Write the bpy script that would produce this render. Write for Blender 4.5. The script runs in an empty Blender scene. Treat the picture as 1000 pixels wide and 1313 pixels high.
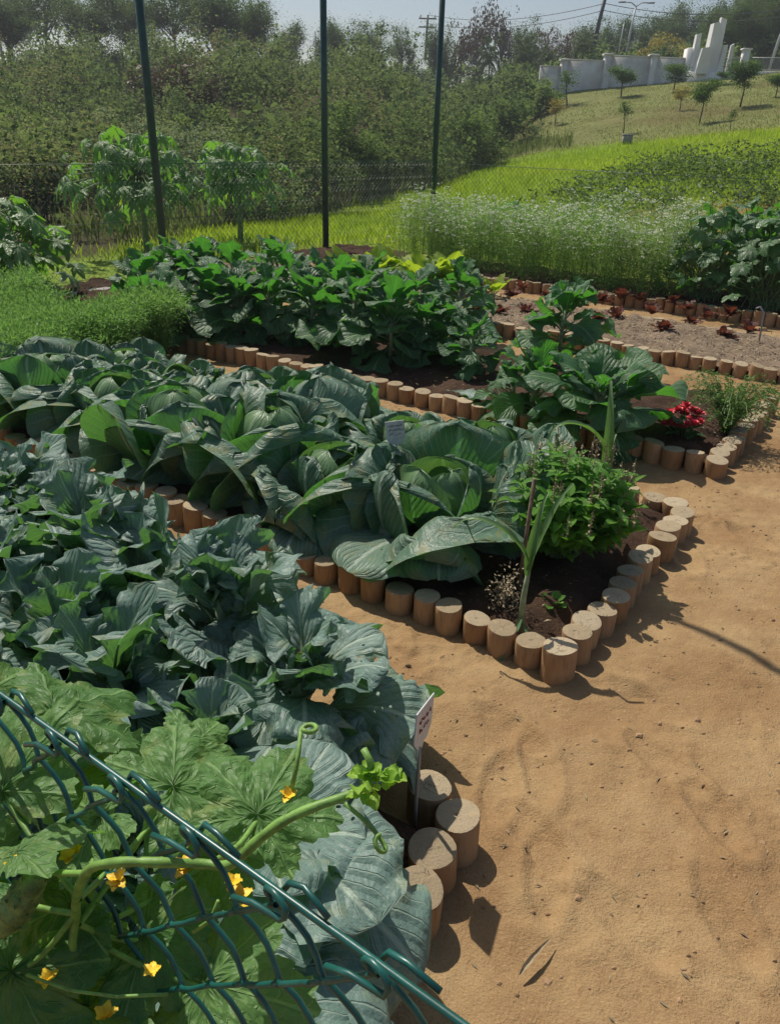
import bpy, math, random
import numpy as np
from mathutils import Matrix, Vector
R = np.random.default_rng(11)
random.seed(5)
PI = math.pi
rad = math.radians
sc = bpy.context.scene
COL = sc.collection

# ------------------------------------------------------------------ camera model (measured from the photo)
F_PX, PITCH, ROLL, EYE = 990.0, rad(26), rad(1.6), 1.65
NN = np.array([.57, .82, 0.]); NN /= np.linalg.norm(NN)      # across the beds, away from the camera
EE = np.array([NN[1], -NN[0], 0.])                           # along the beds, to the right
def ray(x, y):
    dx, dy = x - 500, y - 656.5
    c, s = math.cos(ROLL), math.sin(ROLL)
    u, v = dx * c + dy * s, -dx * s + dy * c
    return np.array([u / F_PX, math.cos(PITCH) - v / F_PX * math.sin(PITCH), -math.sin(PITCH) - v / F_PX * math.cos(PITCH)])
def at(x, y, z=0.):
    d = ray(x, y)
    return np.array([0, 0, EYE]) + d * ((z - EYE) / d[2])
def SN(s, n, z=0.):
    return EE * s + NN * n + np.array([0, 0, z])
def sstep(a, b, x):
    t = np.clip((x - a) / (b - a), 0, 1)
    return t * t * (3 - 2 * t)
def terr(x, y):
    x = np.asarray(x, float); y = np.asarray(y, float)
    d = np.clip(y - 14, 0, None)
    r = x / np.maximum(y, 14)
    sl = np.clip(.3 * (r - .03), 0, .13)
    zr = sl * np.minimum(d, 21) + sstep(.05, .2, r) * .155 * np.clip(np.minimum(y, 60) - 35, 0, None) + .01 * np.clip(y - 60, 0, 90)
    wl = 1 - sstep(-.05, .08, r)
    zl = -.05 * np.clip(y - 14, 0, 10) + .17 * np.clip(np.minimum(y, 53) - 25, 0, None)
    out = zr + wl * zl
    return out
def hit(px, py):
    d = ray(px, py); d = d / np.linalg.norm(d)
    t = 6.
    while t < 200:
        p = np.array([0, 0, EYE]) + d * t
        if p[2] < float(terr(p[0], p[1])): return p
        t += .1
    return p
def colx(px, Y, py=110):             # lateral position of an image column at depth Y
    d = ray(px, py); return d[0] / d[1] * Y

# ------------------------------------------------------------------ noise
_perm = R.random((256, 256))
def vnoise(x, y, seed=0):
    x = np.asarray(x, float) + seed * 17.3; y = np.asarray(y, float) + seed * 9.7
    xi, yi = np.floor(x).astype(int), np.floor(y).astype(int)
    fx, fy = x - xi, y - yi
    fx = fx * fx * (3 - 2 * fx); fy = fy * fy * (3 - 2 * fy)
    a = _perm[xi % 256, yi % 256]; b = _perm[(xi + 1) % 256, yi % 256]
    c = _perm[xi % 256, (yi + 1) % 256]; d = _perm[(xi + 1) % 256, (yi + 1) % 256]
    return (a * (1 - fx) + b * fx) * (1 - fy) + (c * (1 - fx) + d * fx) * fy - .5
def fbm(x, y, oct=4, seed=0):
    o, a, f = 0, 1., 1.
    for i in range(oct):
        o = o + a * vnoise(x * f, y * f, seed + i); a *= .5; f *= 2.03
    return o

# ------------------------------------------------------------------ mesh builder
class MB:
    def __init__(self):
        self.v, self.q, self.t, self.uv, self.r, self.mq, self.mt, self.n = [], [], [], [], [], [], [], 0
    def add(self, v, quads=None, tris=None, uv=None, rnd=0., m=0):
        v = np.asarray(v, float).reshape(-1, 3); k = len(v)
        self.v.append(v)
        self.uv.append(np.zeros((k, 2)) if uv is None else np.asarray(uv, float).reshape(-1, 2))
        self.r.append(np.broadcast_to(np.asarray(rnd, float), (k,)))
        if quads is not None and len(quads):
            q = np.asarray(quads, int) + self.n; self.q.append(q); self.mq.append(np.full(len(q), m))
        if tris is not None and len(tris):
            t = np.asarray(tris, int) + self.n; self.t.append(t); self.mt.append(np.full(len(t), m))
        self.n += k
    def grid(self, P, uv=None, rnd=0., m=0, close=False):
        nu, nv = P.shape[:2]
        i = np.arange(nu * nv).reshape(nu, nv)
        if close: i = np.concatenate([i, i[:, :1]], 1)
        q = np.stack([i[:-1, :-1], i[1:, :-1], i[1:, 1:], i[:-1, 1:]], -1).reshape(-1, 4)
        self.add(P.reshape(-1, 3), q, None, uv, rnd, m)
    def tube(self, pts, rads, n=6, rnd=0., m=0, cap=True):
        p = np.asarray(pts, float); k = len(p)
        rads = np.broadcast_to(np.asarray(rads, float), (k,))
        tg = np.gradient(p, axis=0); tg /= np.linalg.norm(tg, axis=1)[:, None] + 1e-12
        a = np.array([0, 0, 1.]) if abs(tg[0][2]) < .9 else np.array([1., 0, 0])
        u = np.cross(tg[0], a); u /= np.linalg.norm(u)
        th = np.arange(n) / n * 2 * PI
        rows = []
        for i in range(k):
            u = u - tg[i] * np.dot(u, tg[i]); u /= np.linalg.norm(u) + 1e-12
            w = np.cross(tg[i], u)
            rows.append(p[i] + rads[i] * (np.cos(th)[:, None] * u + np.sin(th)[:, None] * w))
        P = np.array(rows)
        uv = np.stack(np.meshgrid(np.linspace(0, 1, k), np.arange(n) / n, indexing='ij'), -1)
        if cap:
            c0, c1 = p[0], p[-1]
            P = np.concatenate([np.repeat(c0[None, None], n, 1) * .98 + P[:1] * .02, P, np.repeat(c1[None, None], n, 1) * .98 + P[-1:] * .02], 0)
            uv = np.concatenate([uv[:1], uv, uv[-1:]], 0)
        self.grid(P, uv, rnd, m, close=True)
    def box(self, c, s, rz=0., m=0, rnd=0., bev=0.0):
        x, y, z = np.array(s) / 2; b = bev
        lv = []
        if b > 0:
            for zz, ins in ((-z, b), (-z + b, 0), (z - b, 0), (z, b)):
                lv.append([(-x + ins, -y + ins, zz), (x - ins, -y + ins, zz), (x - ins, y - ins, zz), (-x + ins, y - ins, zz)])
        else:
            for zz in (-z, z): lv.append([(-x, -y, zz), (x, -y, zz), (x, y, zz), (-x, y, zz)])
        v = np.array(lv, float).reshape(-1, 3); k = len(lv)
        cr, sr = math.cos(rz), math.sin(rz)
        v = v @ np.array([[cr, sr, 0], [-sr, cr, 0], [0, 0, 1]]) + np.array(c)
        q = []
        for i in range(k - 1):
            for j in range(4):
                q.append((i * 4 + j, i * 4 + (j + 1) % 4, (i + 1) * 4 + (j + 1) % 4, (i + 1) * 4 + j))
        q.append((3, 2, 1, 0)); q.append(((k - 1) * 4, (k - 1) * 4 + 1, (k - 1) * 4 + 2, (k - 1) * 4 + 3))
        self.add(v, q, None, None, rnd, m)
    def cards(self, C, size, rnd=0., up=.3, m=0, aspect=.45, dirs=None):
        """diamond leaves, centres C (N,3)"""
        N = len(C)
        size = np.broadcast_to(size, (N,))[:, None]
        if dirs is None:
            d = R.normal(size=(N, 3)); d[:, 2] *= .6
        else: d = np.array(dirs, float)
        d /= np.linalg.norm(d, axis=1)[:, None] + 1e-9
        nrm = R.normal(size=(N, 3)); nrm[:, 2] += up * 3
        s = np.cross(d, nrm); s /= np.linalg.norm(s, axis=1)[:, None] + 1e-9
        nz = np.cross(s, d)
        a = C - d * size * .5; b = C + d * size * .5
        l = C + s * size * aspect * .5 + nz * size * .10 - d * size * .05; r = C - s * size * aspect * .5 + nz * size * .10 - d * size * .05
        V = np.stack([a, l, b, r], 1).reshape(-1, 3)
        q = np.arange(4 * N).reshape(N, 4)
        uv = np.tile(np.array([[0, .5], [.5, 1], [1, .5], [.5, 0]]), (N, 1))
        self.add(V, q, None, uv, np.repeat(np.broadcast_to(rnd, (N,)), 4), m)
    def build(self, name, mats, parent=None, smooth=True, loc=None, rot=None):
        v = np.concatenate(self.v).astype(np.float32)
        uv = np.concatenate(self.uv); rn = np.concatenate(self.r).astype(np.float32)
        q = np.concatenate(self.q) if self.q else np.zeros((0, 4), int)
        t = np.concatenate(self.t) if self.t else np.zeros((0, 3), int)
        me = bpy.data.meshes.new(name)
        lp = np.concatenate([q.ravel(), t.ravel()]).astype(np.int32)
        tot = np.concatenate([np.full(len(q), 4), np.full(len(t), 3)]).astype(np.int32)
        st = (np.cumsum(tot) - tot).astype(np.int32)
        me.vertices.add(len(v)); me.vertices.foreach_set('co', v.ravel())
        me.loops.add(len(lp)); me.loops.foreach_set('vertex_index', lp)
        me.polygons.add(len(tot)); me.polygons.foreach_set('loop_start', st); me.polygons.foreach_set('loop_total', tot)
        me.polygons.foreach_set('use_smooth', np.full(len(tot), smooth))
        mi = np.concatenate([np.concatenate(self.mq) if self.mq else np.zeros(0, int), np.concatenate(self.mt) if self.mt else np.zeros(0, int)]).astype(np.int32)
        me.polygons.foreach_set('material_index', mi)
        ul = me.uv_layers.new(name='UVMap'); ul.data.foreach_set('uv', uv[lp].astype(np.float32).ravel())
        at_ = me.attributes.new('rnd', 'FLOAT', 'POINT'); at_.data.foreach_set('value', rn)
        for m_ in (mats if isinstance(mats, (list, tuple)) else [mats]): me.materials.append(m_)
        me.update(); me.validate(clean_customdata=False)
        o = bpy.data.objects.new(name, me); COL.objects.link(o)
        if parent is not None: o.parent = parent
        if loc is not None: o.location = loc
        if rot is not None: o.rotation_euler = rot
        return o
def tag(o, label=None, cat=None, group=None, kind=None):
    if label: o['label'] = label
    if cat: o['category'] = cat
    if group: o['group'] = group
    if kind: o['kind'] = kind
    return o
def thing(name, label, cat, loc=(0, 0, 0), group=None, rz=0.):
    o = bpy.data.objects.new(name, None); COL.objects.link(o)
    o.location = loc; o.rotation_euler = (0, 0, rz); o.empty_display_size = .1
    return tag(o, label, cat, group)
def dup(root, loc, rz=0., scale=1., label=None):
    r = root.copy(); COL.objects.link(r); r.location = loc; r.rotation_euler = (0, 0, rz); r.scale = (scale,) * 3 if np.isscalar(scale) else scale
    if label: r['label'] = label
    for ch in list(root.children):
        c = ch.copy(); COL.objects.link(c); c.parent = r
    return r
ONES = ['', 'first', 'second', 'third', 'fourth', 'fifth', 'sixth', 'seventh', 'eighth', 'ninth', 'tenth', 'eleventh', 'twelfth', 'thirteenth',
        'fourteenth', 'fifteenth', 'sixteenth', 'seventeenth', 'eighteenth', 'nineteenth']
TENS = {2: 'twenty', 3: 'thirty', 4: 'forty', 5: 'fifty', 6: 'sixty'}
TENTH = {2: 'twentieth', 3: 'thirtieth', 4: 'fortieth', 5: 'fiftieth', 6: 'sixtieth'}
def ordinal(i):
    if i < 20: return ONES[i]
    return TENTH[i // 10] if i % 10 == 0 else TENS[i // 10] + '-' + ONES[i % 10]

# ------------------------------------------------------------------ materials
class NT:
    def __init__(self, name):
        self.m = bpy.data.materials.new(name); self.m.use_nodes = True
        self.t = self.m.node_tree; self.t.nodes.clear(); self.out = self.n('ShaderNodeOutputMaterial')
    def n(self, ty, **kw):
        o = self.t.nodes.new(ty)
        for k, v in kw.items(): setattr(o, k, v)
        return o
    def l(self, a, b): self.t.links.new(a, b)
    def val(self, x, sock):
        if hasattr(x, 'is_linked') or hasattr(x, 'links'): self.l(x, sock)
        else: sock.default_value = x
    def math(self, op, a, b=0., c=None, clamp=False):
        o = self.n('ShaderNodeMath', operation=op, use_clamp=clamp)
        self.val(a, o.inputs[0]); self.val(b, o.inputs[1])
        if c is not None: self.val(c, o.inputs[2])
        return o.outputs[0]
    def mix(self, f, a, b, bt='MIX'):
        o = self.n('ShaderNodeMix', data_type='RGBA', blend_type=bt)
        self.val(f, o.inputs[0])
        for x, s in ((a, o.inputs[6]), (b, o.inputs[7])):
            if isinstance(x, (tuple, list)): s.default_value = (*x[:3], 1)
            else: self.l(x, s)
        return o.outputs[2]
    def noise(self, scale, detail=3., vec=None, rough=.55, out=0):
        o = self.n('ShaderNodeTexNoise'); o.inputs['Scale'].default_value = scale; o.inputs['Detail'].default_value = detail
        o.inputs['Roughness'].default_value = rough
        if vec is not None: self.l(vec, o.inputs['Vector'])
        return o.outputs[out]
    def ss(self, x, a, b, lo=0., hi=1.):
        o = self.n('ShaderNodeMapRange', interpolation_type='SMOOTHSTEP')
        self.val(x, o.inputs[0])
        for i, v in enumerate((a, b, lo, hi)): o.inputs[i + 1].default_value = v
        return o.outputs[0]
    def ramp(self, x, stops):
        o = self.n('ShaderNodeValToRGB'); self.val(x, o.inputs[0])
        cr = o.color_ramp
        while len(cr.elements) < len(stops): cr.elements.new(.5)
        for e, (p, c) in zip(cr.elements, stops): e.position = p; e.color = (*c, 1)
        return o.outputs[0]
    def bsdf(self, col, rough=.6, normal=None, spec=.5, metal=0.):
        b = self.n('ShaderNodeBsdfPrincipled')
        if isinstance(col, (tuple, list)): b.inputs['Base Color'].default_value = (*col, 1)
        else: self.l(col, b.inputs['Base Color'])
        self.val(rough, b.inputs['Roughness']); b.inputs['Specular IOR Level'].default_value = spec; b.inputs['Metallic'].default_value = metal
        if normal is not None: self.l(normal, b.inputs['Normal'])
        return b
    def bump(self, h, strength=.4, dist=.01):
        o = self.n('ShaderNodeBump'); o.inputs['Strength'].default_value = strength; o.inputs['Distance'].default_value = dist
        self.l(h, o.inputs['Height']); return o.outputs[0]
    def fin(self, sh):
        self.l(sh, self.out.inputs['Surface']); return self.m
    def attr(self, name='rnd', out='Fac'):
        return self.n('ShaderNodeAttribute', attribute_name=name).outputs[out]
    def obj(self): return self.n('ShaderNodeTexCoord').outputs['Object']
    def pos(self): return self.n('ShaderNodeNewGeometry').outputs['Position']

def leaf_mat(name, cols, vein, trans, tfac=.35, rough=.5, nside=9., slant=.45, vw=.07, bump=.5, spec=.4, vstr=.7, scale=1., bd=.006, old=None, holes=0.):
    t = NT(name)
    uv = t.n('ShaderNodeUVMap', uv_map='UVMap').outputs[0]
    sp = t.n('ShaderNodeSeparateXYZ'); t.l(uv, sp.inputs[0])
    u, v = sp.outputs[0], sp.outputs[1]
    av = t.math('MULTIPLY', t.math('ABSOLUTE', t.math('SUBTRACT', v, .5)), 2.)
    ob = t.obj()
    nz = t.noise(14 / scale, 3, ob); nb = t.noise(70 / scale, 3, ob)
    rn = t.attr()
    uu = t.math('ADD', t.math('MULTIPLY', t.math('SUBTRACT', u, t.math('MULTIPLY', av, slant)), nside), t.math('MULTIPLY', nz, .7))
    fr = t.math('ABSOLUTE', t.math('SUBTRACT', t.math('FRACT', uu), .5))          # .5 at vein
    side = t.ss(t.math('SUBTRACT', .5, fr), 0., vw * 1.6, 1., 0.)
    side = t.math('MULTIPLY', side, t.ss(av, .75, 1., 1., .2))
    mid = t.ss(av, .025, .085, 1., 0.)
    vn = t.math('MAXIMUM', t.math('MULTIPLY', side, .75), mid)
    uu2 = t.math('ADD', t.math('MULTIPLY', t.math('ADD', u, t.math('MULTIPLY', av, .55)), nside * 2.3), t.math('MULTIPLY', nb, 1.2))
    fine = t.ss(t.math('ABSOLUTE', t.math('SUBTRACT', t.math('FRACT', uu2), .5)), .36, .5)
    c = t.ramp(t.math('ADD', t.math('MULTIPLY', rn, .75), t.math('MULTIPLY', nz, .35)), [(i / (len(cols) - 1) * .9 + .05, c_) for i, c_ in enumerate(cols)])
    if old is not None:
        c = t.mix(t.math('MULTIPLY', t.ss(t.math('ADD', nz, t.math('MULTIPLY', av, .12)), .60, .78), old[1]), c, old[0])
    c = t.mix(t.math('MULTIPLY', t.math('MAXIMUM', vn, t.math('MULTIPLY', fine, .25)), vstr), c, vein)
    h = t.math('ADD', t.math('MULTIPLY', nb, .6), t.math('SUBTRACT', t.math('MULTIPLY', fr, 1.2), t.math('MULTIPLY', vn, .7)))
    nm = t.bump(h, bump, bd)
    b = t.bsdf(c, rough, nm, spec)
    tr = t.n('ShaderNodeBsdfTranslucent')
    t.l(t.mix(t.math('MULTIPLY', vn, .5), trans, tuple(min(1, x * 1.6) for x in trans)), tr.inputs[0]); t.l(nm, tr.inputs['Normal'])
    mx = t.n('ShaderNodeMixShader'); mx.inputs[0].default_value = tfac
    t.l(b.outputs[0], mx.inputs[1]); t.l(tr.outputs[0], mx.inputs[2])
    if holes:
        vo_ = t.n('ShaderNodeTexVoronoi'); vo_.inputs['Scale'].default_value = 38 / scale; t.l(ob, vo_.inputs['Vector'])
        hm = t.math('MULTIPLY', t.math('LESS_THAN', t.math('ADD', vo_.outputs['Distance'], t.math('MULTIPLY', nb, .2)), .30), t.math('GREATER_THAN', t.noise(7 / scale, 2, ob), 1 - holes))
        hm = t.math('MULTIPLY', hm, t.math('SUBTRACT', 1., mid))
        m2 = t.n('ShaderNodeMixShader'); t.l(hm, m2.inputs[0]); t.l(mx.outputs[0], m2.inputs[1]); t.l(t.n('ShaderNodeBsdfTransparent').outputs[0], m2.inputs[2])
        return t.fin(m2.outputs[0])
    return t.fin(mx.outputs[0])
def card_mat(name, stops, trans, tfac=.3, rough=.55, spec=.3, objvar=.25):
    t = NT(name)
    rn = t.attr()
    oi = t.n('ShaderNodeObjectInfo').outputs['Random']
    x = t.math('ADD', t.math('MULTIPLY', rn, 1 - objvar), t.math('MULTIPLY', oi, objvar))
    c = t.ramp(x, stops)
    b = t.bsdf(c, rough, None, spec)
    tr = t.n('ShaderNodeBsdfTranslucent'); t.l(t.mix(.5, c, trans), tr.inputs[0])
    mx = t.n('ShaderNodeMixShader'); mx.inputs[0].default_value = tfac
    t.l(b.outputs[0], mx.inputs[1]); t.l(tr.outputs[0], mx.inputs[2])
    return t.fin(mx.outputs[0])
def plain(name, col, rough=.6, var=.25, scale=20., bump=.3, spec=.4, metal=0., bd=.004, two=None, objvar=0.):
    t = NT(name); ob = t.obj()
    nz = t.noise(scale, 5, ob)
    f = t.ss(nz, .3, .7)
    dk = tuple(x * (1 - var) for x in col); lt = two or tuple(min(1, x * (1 + var)) for x in col)
    c = t.mix(f, dk, lt)
    if objvar:
        oi = t.n('ShaderNodeObjectInfo').outputs['Random']
        hs = t.n('ShaderNodeHueSaturation'); t.l(t.ss(oi, 0, 1, 1 - objvar, 1 + objvar), hs.inputs['Value']); t.l(c, hs.inputs['Color']); c = hs.outputs[0]
    return t.fin(t.bsdf(c, rough, t.bump(t.noise(scale * 3, 4, ob), bump, bd), spec, metal).outputs[0])

M = {}
M['cabbage'] = leaf_mat('cabbage_leaf', [(.06, .135, .085), (.105, .20, .13), (.165, .27, .19)], (.48, .57, .47), (.11, .34, .045), .33, .46, 9, .9, .065, .6, .5, .72, bd=.009, old=((.28, .26, .09), .6), holes=.33)
M['cabhead'] = leaf_mat('cabbage_head', [(.10, .20, .085), (.14, .26, .11), (.19, .32, .15)], (.38, .50, .32), (.16, .36, .06), .25, .4, 8, .9, .05, .35, .45, .6)
M['brocc'] = leaf_mat('broccoli_leaf', [(.09, .17, .135), (.145, .24, .205), (.22, .325, .285)], (.42, .52, .42), (.15, .38, .06), .28, .52, 7, .6, .055, .65, .6, .85, bd=.009, old=((.26, .27, .10), .4), holes=.36)
M['kale'] = leaf_mat('collard_leaf', [(.028, .085, .034), (.05, .13, .055), (.09, .19, .095)], (.26, .40, .20), (.11, .40, .035), .38, .45, 7, .55, .055, .8, .4, .75, bd=.008, old=((.2, .22, .05), .4), holes=.36)
M['cuke'] = leaf_mat('cucumber_leaf', [(.055, .14, .04), (.09, .20, .055), (.15, .28, .09)], (.26, .42, .16), (.20, .50, .04), .34, .5, 4.5, .55, .05, .7, .4, .55, bd=.004, old=((.3, .32, .1), .4), holes=.3, scale=.5)
M['cuketip'] = leaf_mat('young_vine_leaf', [(.14, .30, .03), (.20, .38, .04), (.28, .46, .06)], (.3, .45, .1), (.3, .6, .04), .4, .5, 4, .5, .04, .1, .3, .3, bd=.0008)
M['squash'] = leaf_mat('squash_leaf', [(.03, .095, .025), (.055, .145, .04), (.11, .20, .09)], (.18, .3, .14), (.14, .42, .03), .35, .35, 6, .6, .06, .6, .55, .5)
M['papaya'] = leaf_mat('papaya_leaf', [(.05, .13, .03), (.09, .20, .045), (.16, .27, .09)], (.26, .38, .16), (.22, .52, .04), .40, .4, 6, .6, .06, .6, .6, .5)
M['chard'] = leaf_mat('chard_leaf', [(.10, .22, .02), (.19, .32, .03), (.32, .42, .05)], (.38, .48, .14), (.45, .62, .03), .48, .45, 7, .6, .05, .6, .4, .5)
M['lettuce'] = leaf_mat('red_lettuce_leaf', [(.06, .02, .018), (.11, .035, .025), (.15, .08, .035)], (.2, .10, .07), (.25, .06, .03), .3, .5, 6, .6, .05, .6, .4, .4)
M['herb'] = card_mat('herb_leaf', [(0, (.04, .10, .02)), (.5, (.08, .18, .035)), (1, (.16, .27, .06))], (.2, .4, .05), .35)
M['basil'] = leaf_mat('basil_leaf', [(.07, .20, .025), (.12, .29, .04), (.19, .38, .06)], (.18, .34, .08), (.22, .58, .03), .42, .38, 6, .6, .05, .5, .5, .4, scale=.3)
M['fern'] = card_mat('feathery_leaf', [(0, (.08, .19, .04)), (.5, (.15, .31, .07)), (1, (.27, .44, .13))], (.32, .6, .1), .42)
M['corileaf'] = card_mat('coriander_leaf', [(0, (.12, .24, .06)), (.5, (.20, .36, .10)), (1, (.36, .42, .15))], (.40, .66, .15), .48, .8, .1)
M['white_fl'] = card_mat('white_flower', [(0, (.62, .65, .58)), (1, (.85, .85, .80))], (.85, .85, .75), .4)
M['grass'] = card_mat('meadow_blade', [(0, (.12, .24, .015)), (.45, (.26, .40, .02)), (1, (.45, .50, .05))], (.56, .72, .04), .48, .8, .1)
M['lawn'] = card_mat('lawn_blade', [(0, (.13, .17, .04)), (.5, (.19, .235, .06)), (1, (.26, .27, .09))], (.34, .42, .09), .42, .9, .05)
M['reed'] = card_mat('weed_blade', [(0, (.06, .10, .025)), (.5, (.11, .16, .04)), (1, (.21, .21, .09))], (.26, .33, .08), .4, .8, .08)
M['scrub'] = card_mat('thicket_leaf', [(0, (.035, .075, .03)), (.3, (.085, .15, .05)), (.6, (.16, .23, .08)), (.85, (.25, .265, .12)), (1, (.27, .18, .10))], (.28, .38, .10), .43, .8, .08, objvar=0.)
M['bush'] = card_mat('shrub_leaf', [(0, (.06, .12, .035)), (.5, (.12, .20, .055)), (1, (.20, .26, .09))], (.3, .42, .09), .42, .8, .1, objvar=.4)
M['palebush'] = card_mat('pale_shrub_leaf', [(0, (.15, .20, .11)), (.5, (.22, .28, .16)), (1, (.32, .37, .22))], (.3, .36, .14), .36, .8, .1)
M['tree'] = card_mat('tree_leaf', [(0, (.035, .075, .028)), (.5, (.07, .125, .045)), (1, (.13, .17, .07))], (.2, .3, .07), .38, .8, .1, objvar=.45)
M['sapling'] = card_mat('sapling_leaf', [(0, (.03, .08, .015)), (.5, (.055, .12, .02)), (1, (.10, .17, .04))], (.18, .34, .03), .36, .7, .15, objvar=.3)
M['yellowleaf'] = card_mat('yellow_leaf', [(0, (.20, .19, .03)), (.5, (.33, .28, .05)), (1, (.45, .36, .08))], (.5, .42, .06), .35)
M['brownleaf'] = card_mat('dry_leaf', [(0, (.07, .045, .025)), (.5, (.12, .075, .04)), (1, (.15, .11, .05))], (.16, .10, .04), .25, objvar=.3)
M['palm'] = card_mat('palm_leaf', [(0, (.05, .10, .025)), (.5, (.09, .15, .04)), (1, (.16, .20, .07))], (.2, .3, .06), .3)
M['crop'] = card_mat('crop_leaf', [(0, (.045, .085, .022)), (.5, (.075, .13, .035)), (1, (.13, .18, .05))], (.2, .32, .05), .36)
M['bark'] = plain('bark', (.10, .075, .055), .85, .35, 12, .6)
M['palebark'] = plain('pale_bark', (.20, .18, .15), .85, .3, 12, .5)
M['stem_green'] = plain('green_stalk', (.16, .24, .10), .5, .25, 30, .2)
M['stem_pale'] = plain('pale_stalk', (.24, .30, .17), .5, .25, 30, .2)
M['stem_vine'] = plain('vine_stem', (.16, .30, .06), .5, .25, 90, .4, bd=.001)
M['dryst'] = plain('dry_stick', (.17, .12, .08), .8, .35, 40, .5)
M['driedleaf'] = plain('dried_leaf', (.30, .24, .15), .8, .3, 40, .5)
M['yellow'] = plain('yellow_petal', (.80, .52, .03), .5, .15, 60, .2)
M['red'] = plain('red_petal', (.66, .07, .10), .5, .35, 60, .2)
M['cucumber'] = plain('cucumber_skin', (.10, .20, .05), .45, .45, 60, 1., bd=.004, two=(.24, .34, .10))
M['fence'] = plain('green_coated_wire', (.008, .085, .07), .35, .25, 40, .15, spec=.6, bd=.001)
M['pole'] = plain('green_painted_pole', (.008, .055, .05), .4, .2, 15, .1, spec=.5)
M['wall'] = plain('whitewashed_wall', (.74, .72, .68), .9, .22, 1.1, .1, two=(.80, .79, .76))
M['wall2'] = plain('white_stone', (.78, .77, .74), .85, .06, .8, .1)
M['concrete'] = plain('grey_concrete', (.30, .29, .27), .9, .2, 8, .3)
M['metal'] = plain('grey_metal', (.30, .31, .32), .5, .1, 8, .1, metal=.3)
M['darkmetal'] = plain('dark_post', (.05, .055, .06), .6, .1, 8, .1)
M['tin'] = plain('metal_plate', (.55, .56, .57), .45, .12, 40, .15)
M['ink'] = plain('red_ink', (.40, .03, .03), .6, .1, 40, 0.)
M['graink'] = plain('grey_ink', (.25, .25, .27), .6, .1, 40, 0.)
M['pebble'] = plain('pebble', (.32, .20, .11), .9, .4, 30, .4)

def soil_mat(name, a, b, c, bump=.8):
    t = NT(name); p = t.pos()
    n1 = t.noise(3.5, 4, p); n2 = t.noise(60, 4, p, .7); n3 = t.noise(220, 2, p)
    col = t.mix(t.ss(n1, .35, .65), a, b); col = t.mix(t.math('MULTIPLY', t.ss(n2, .55, .72), .8), col, c)
    h = t.math('ADD', t.math('MULTIPLY', n2, 1.), t.math('MULTIPLY', n3, .5))
    return t.fin(t.bsdf(col, .95, t.bump(h, bump, .02), .15).outputs[0])
M['soil'] = soil_mat('dark_bed_soil', (.055, .032, .02), (.085, .05, .032), (.17, .11, .07))
M['drysoil'] = soil_mat('dry_mulched_soil', (.21, .155, .105), (.27, .20, .14), (.42, .33, .23))

def sand_mat():
    t = NT('orange_sand'); p = t.pos()
    n0 = t.noise(.55, 4, p, .6); n1 = t.noise(2.6, 5, p, .65); n2 = t.noise(28, 4, p, .7); n3 = t.noise(170, 3, p, .7)
    col = t.mix(t.ss(n1, .3, .7), (.29, .178, .085), (.40, .275, .14))
    col = t.mix(t.math('MULTIPLY', t.ss(n0, .46, .7), .75), col, (.24, .135, .06))
    col = t.mix(t.math('MULTIPLY', t.ss(n2, .58, .75), .5), col, (.22, .105, .04))
    col = t.mix(t.math('MULTIPLY', t.ss(n3, .55, .75), .5), col, (.60, .40, .21))
    col = t.mix(t.math('MULTIPLY', t.ss(n3, .46, .30), .45), col, (.20, .10, .04))
    h = t.math('ADD', t.math('MULTIPLY', n2, .8), t.math('MULTIPLY', n3, .45))
    return t.fin(t.bsdf(col, .95, t.bump(h, .75, .015), .12).outputs[0])
M['sand'] = sand_mat()
def ground_mat():
    t = NT('field_ground'); p = t.pos()
    z = t.attr('zone', 'Color')
    n1 = t.noise(.5, 5, p, .6); n2 = t.noise(9, 4, p, .65); n3 = t.noise(60, 3, p, .7)
    c = t.mix(t.math('MULTIPLY', t.ss(n1, .35, .65), .5), z, (.6, .55, .45), 'MULTIPLY')
    c = t.mix(t.math('MULTIPLY', t.ss(n2, .5, .7), .5), c, (.55, .55, .5), 'MULTIPLY')
    h = t.math('ADD', n2, t.math('MULTIPLY', n3, .4))
    return t.fin(t.bsdf(c, .95, t.bump(h, .8, .05), .1).outputs[0])
M['ground'] = ground_mat()
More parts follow.
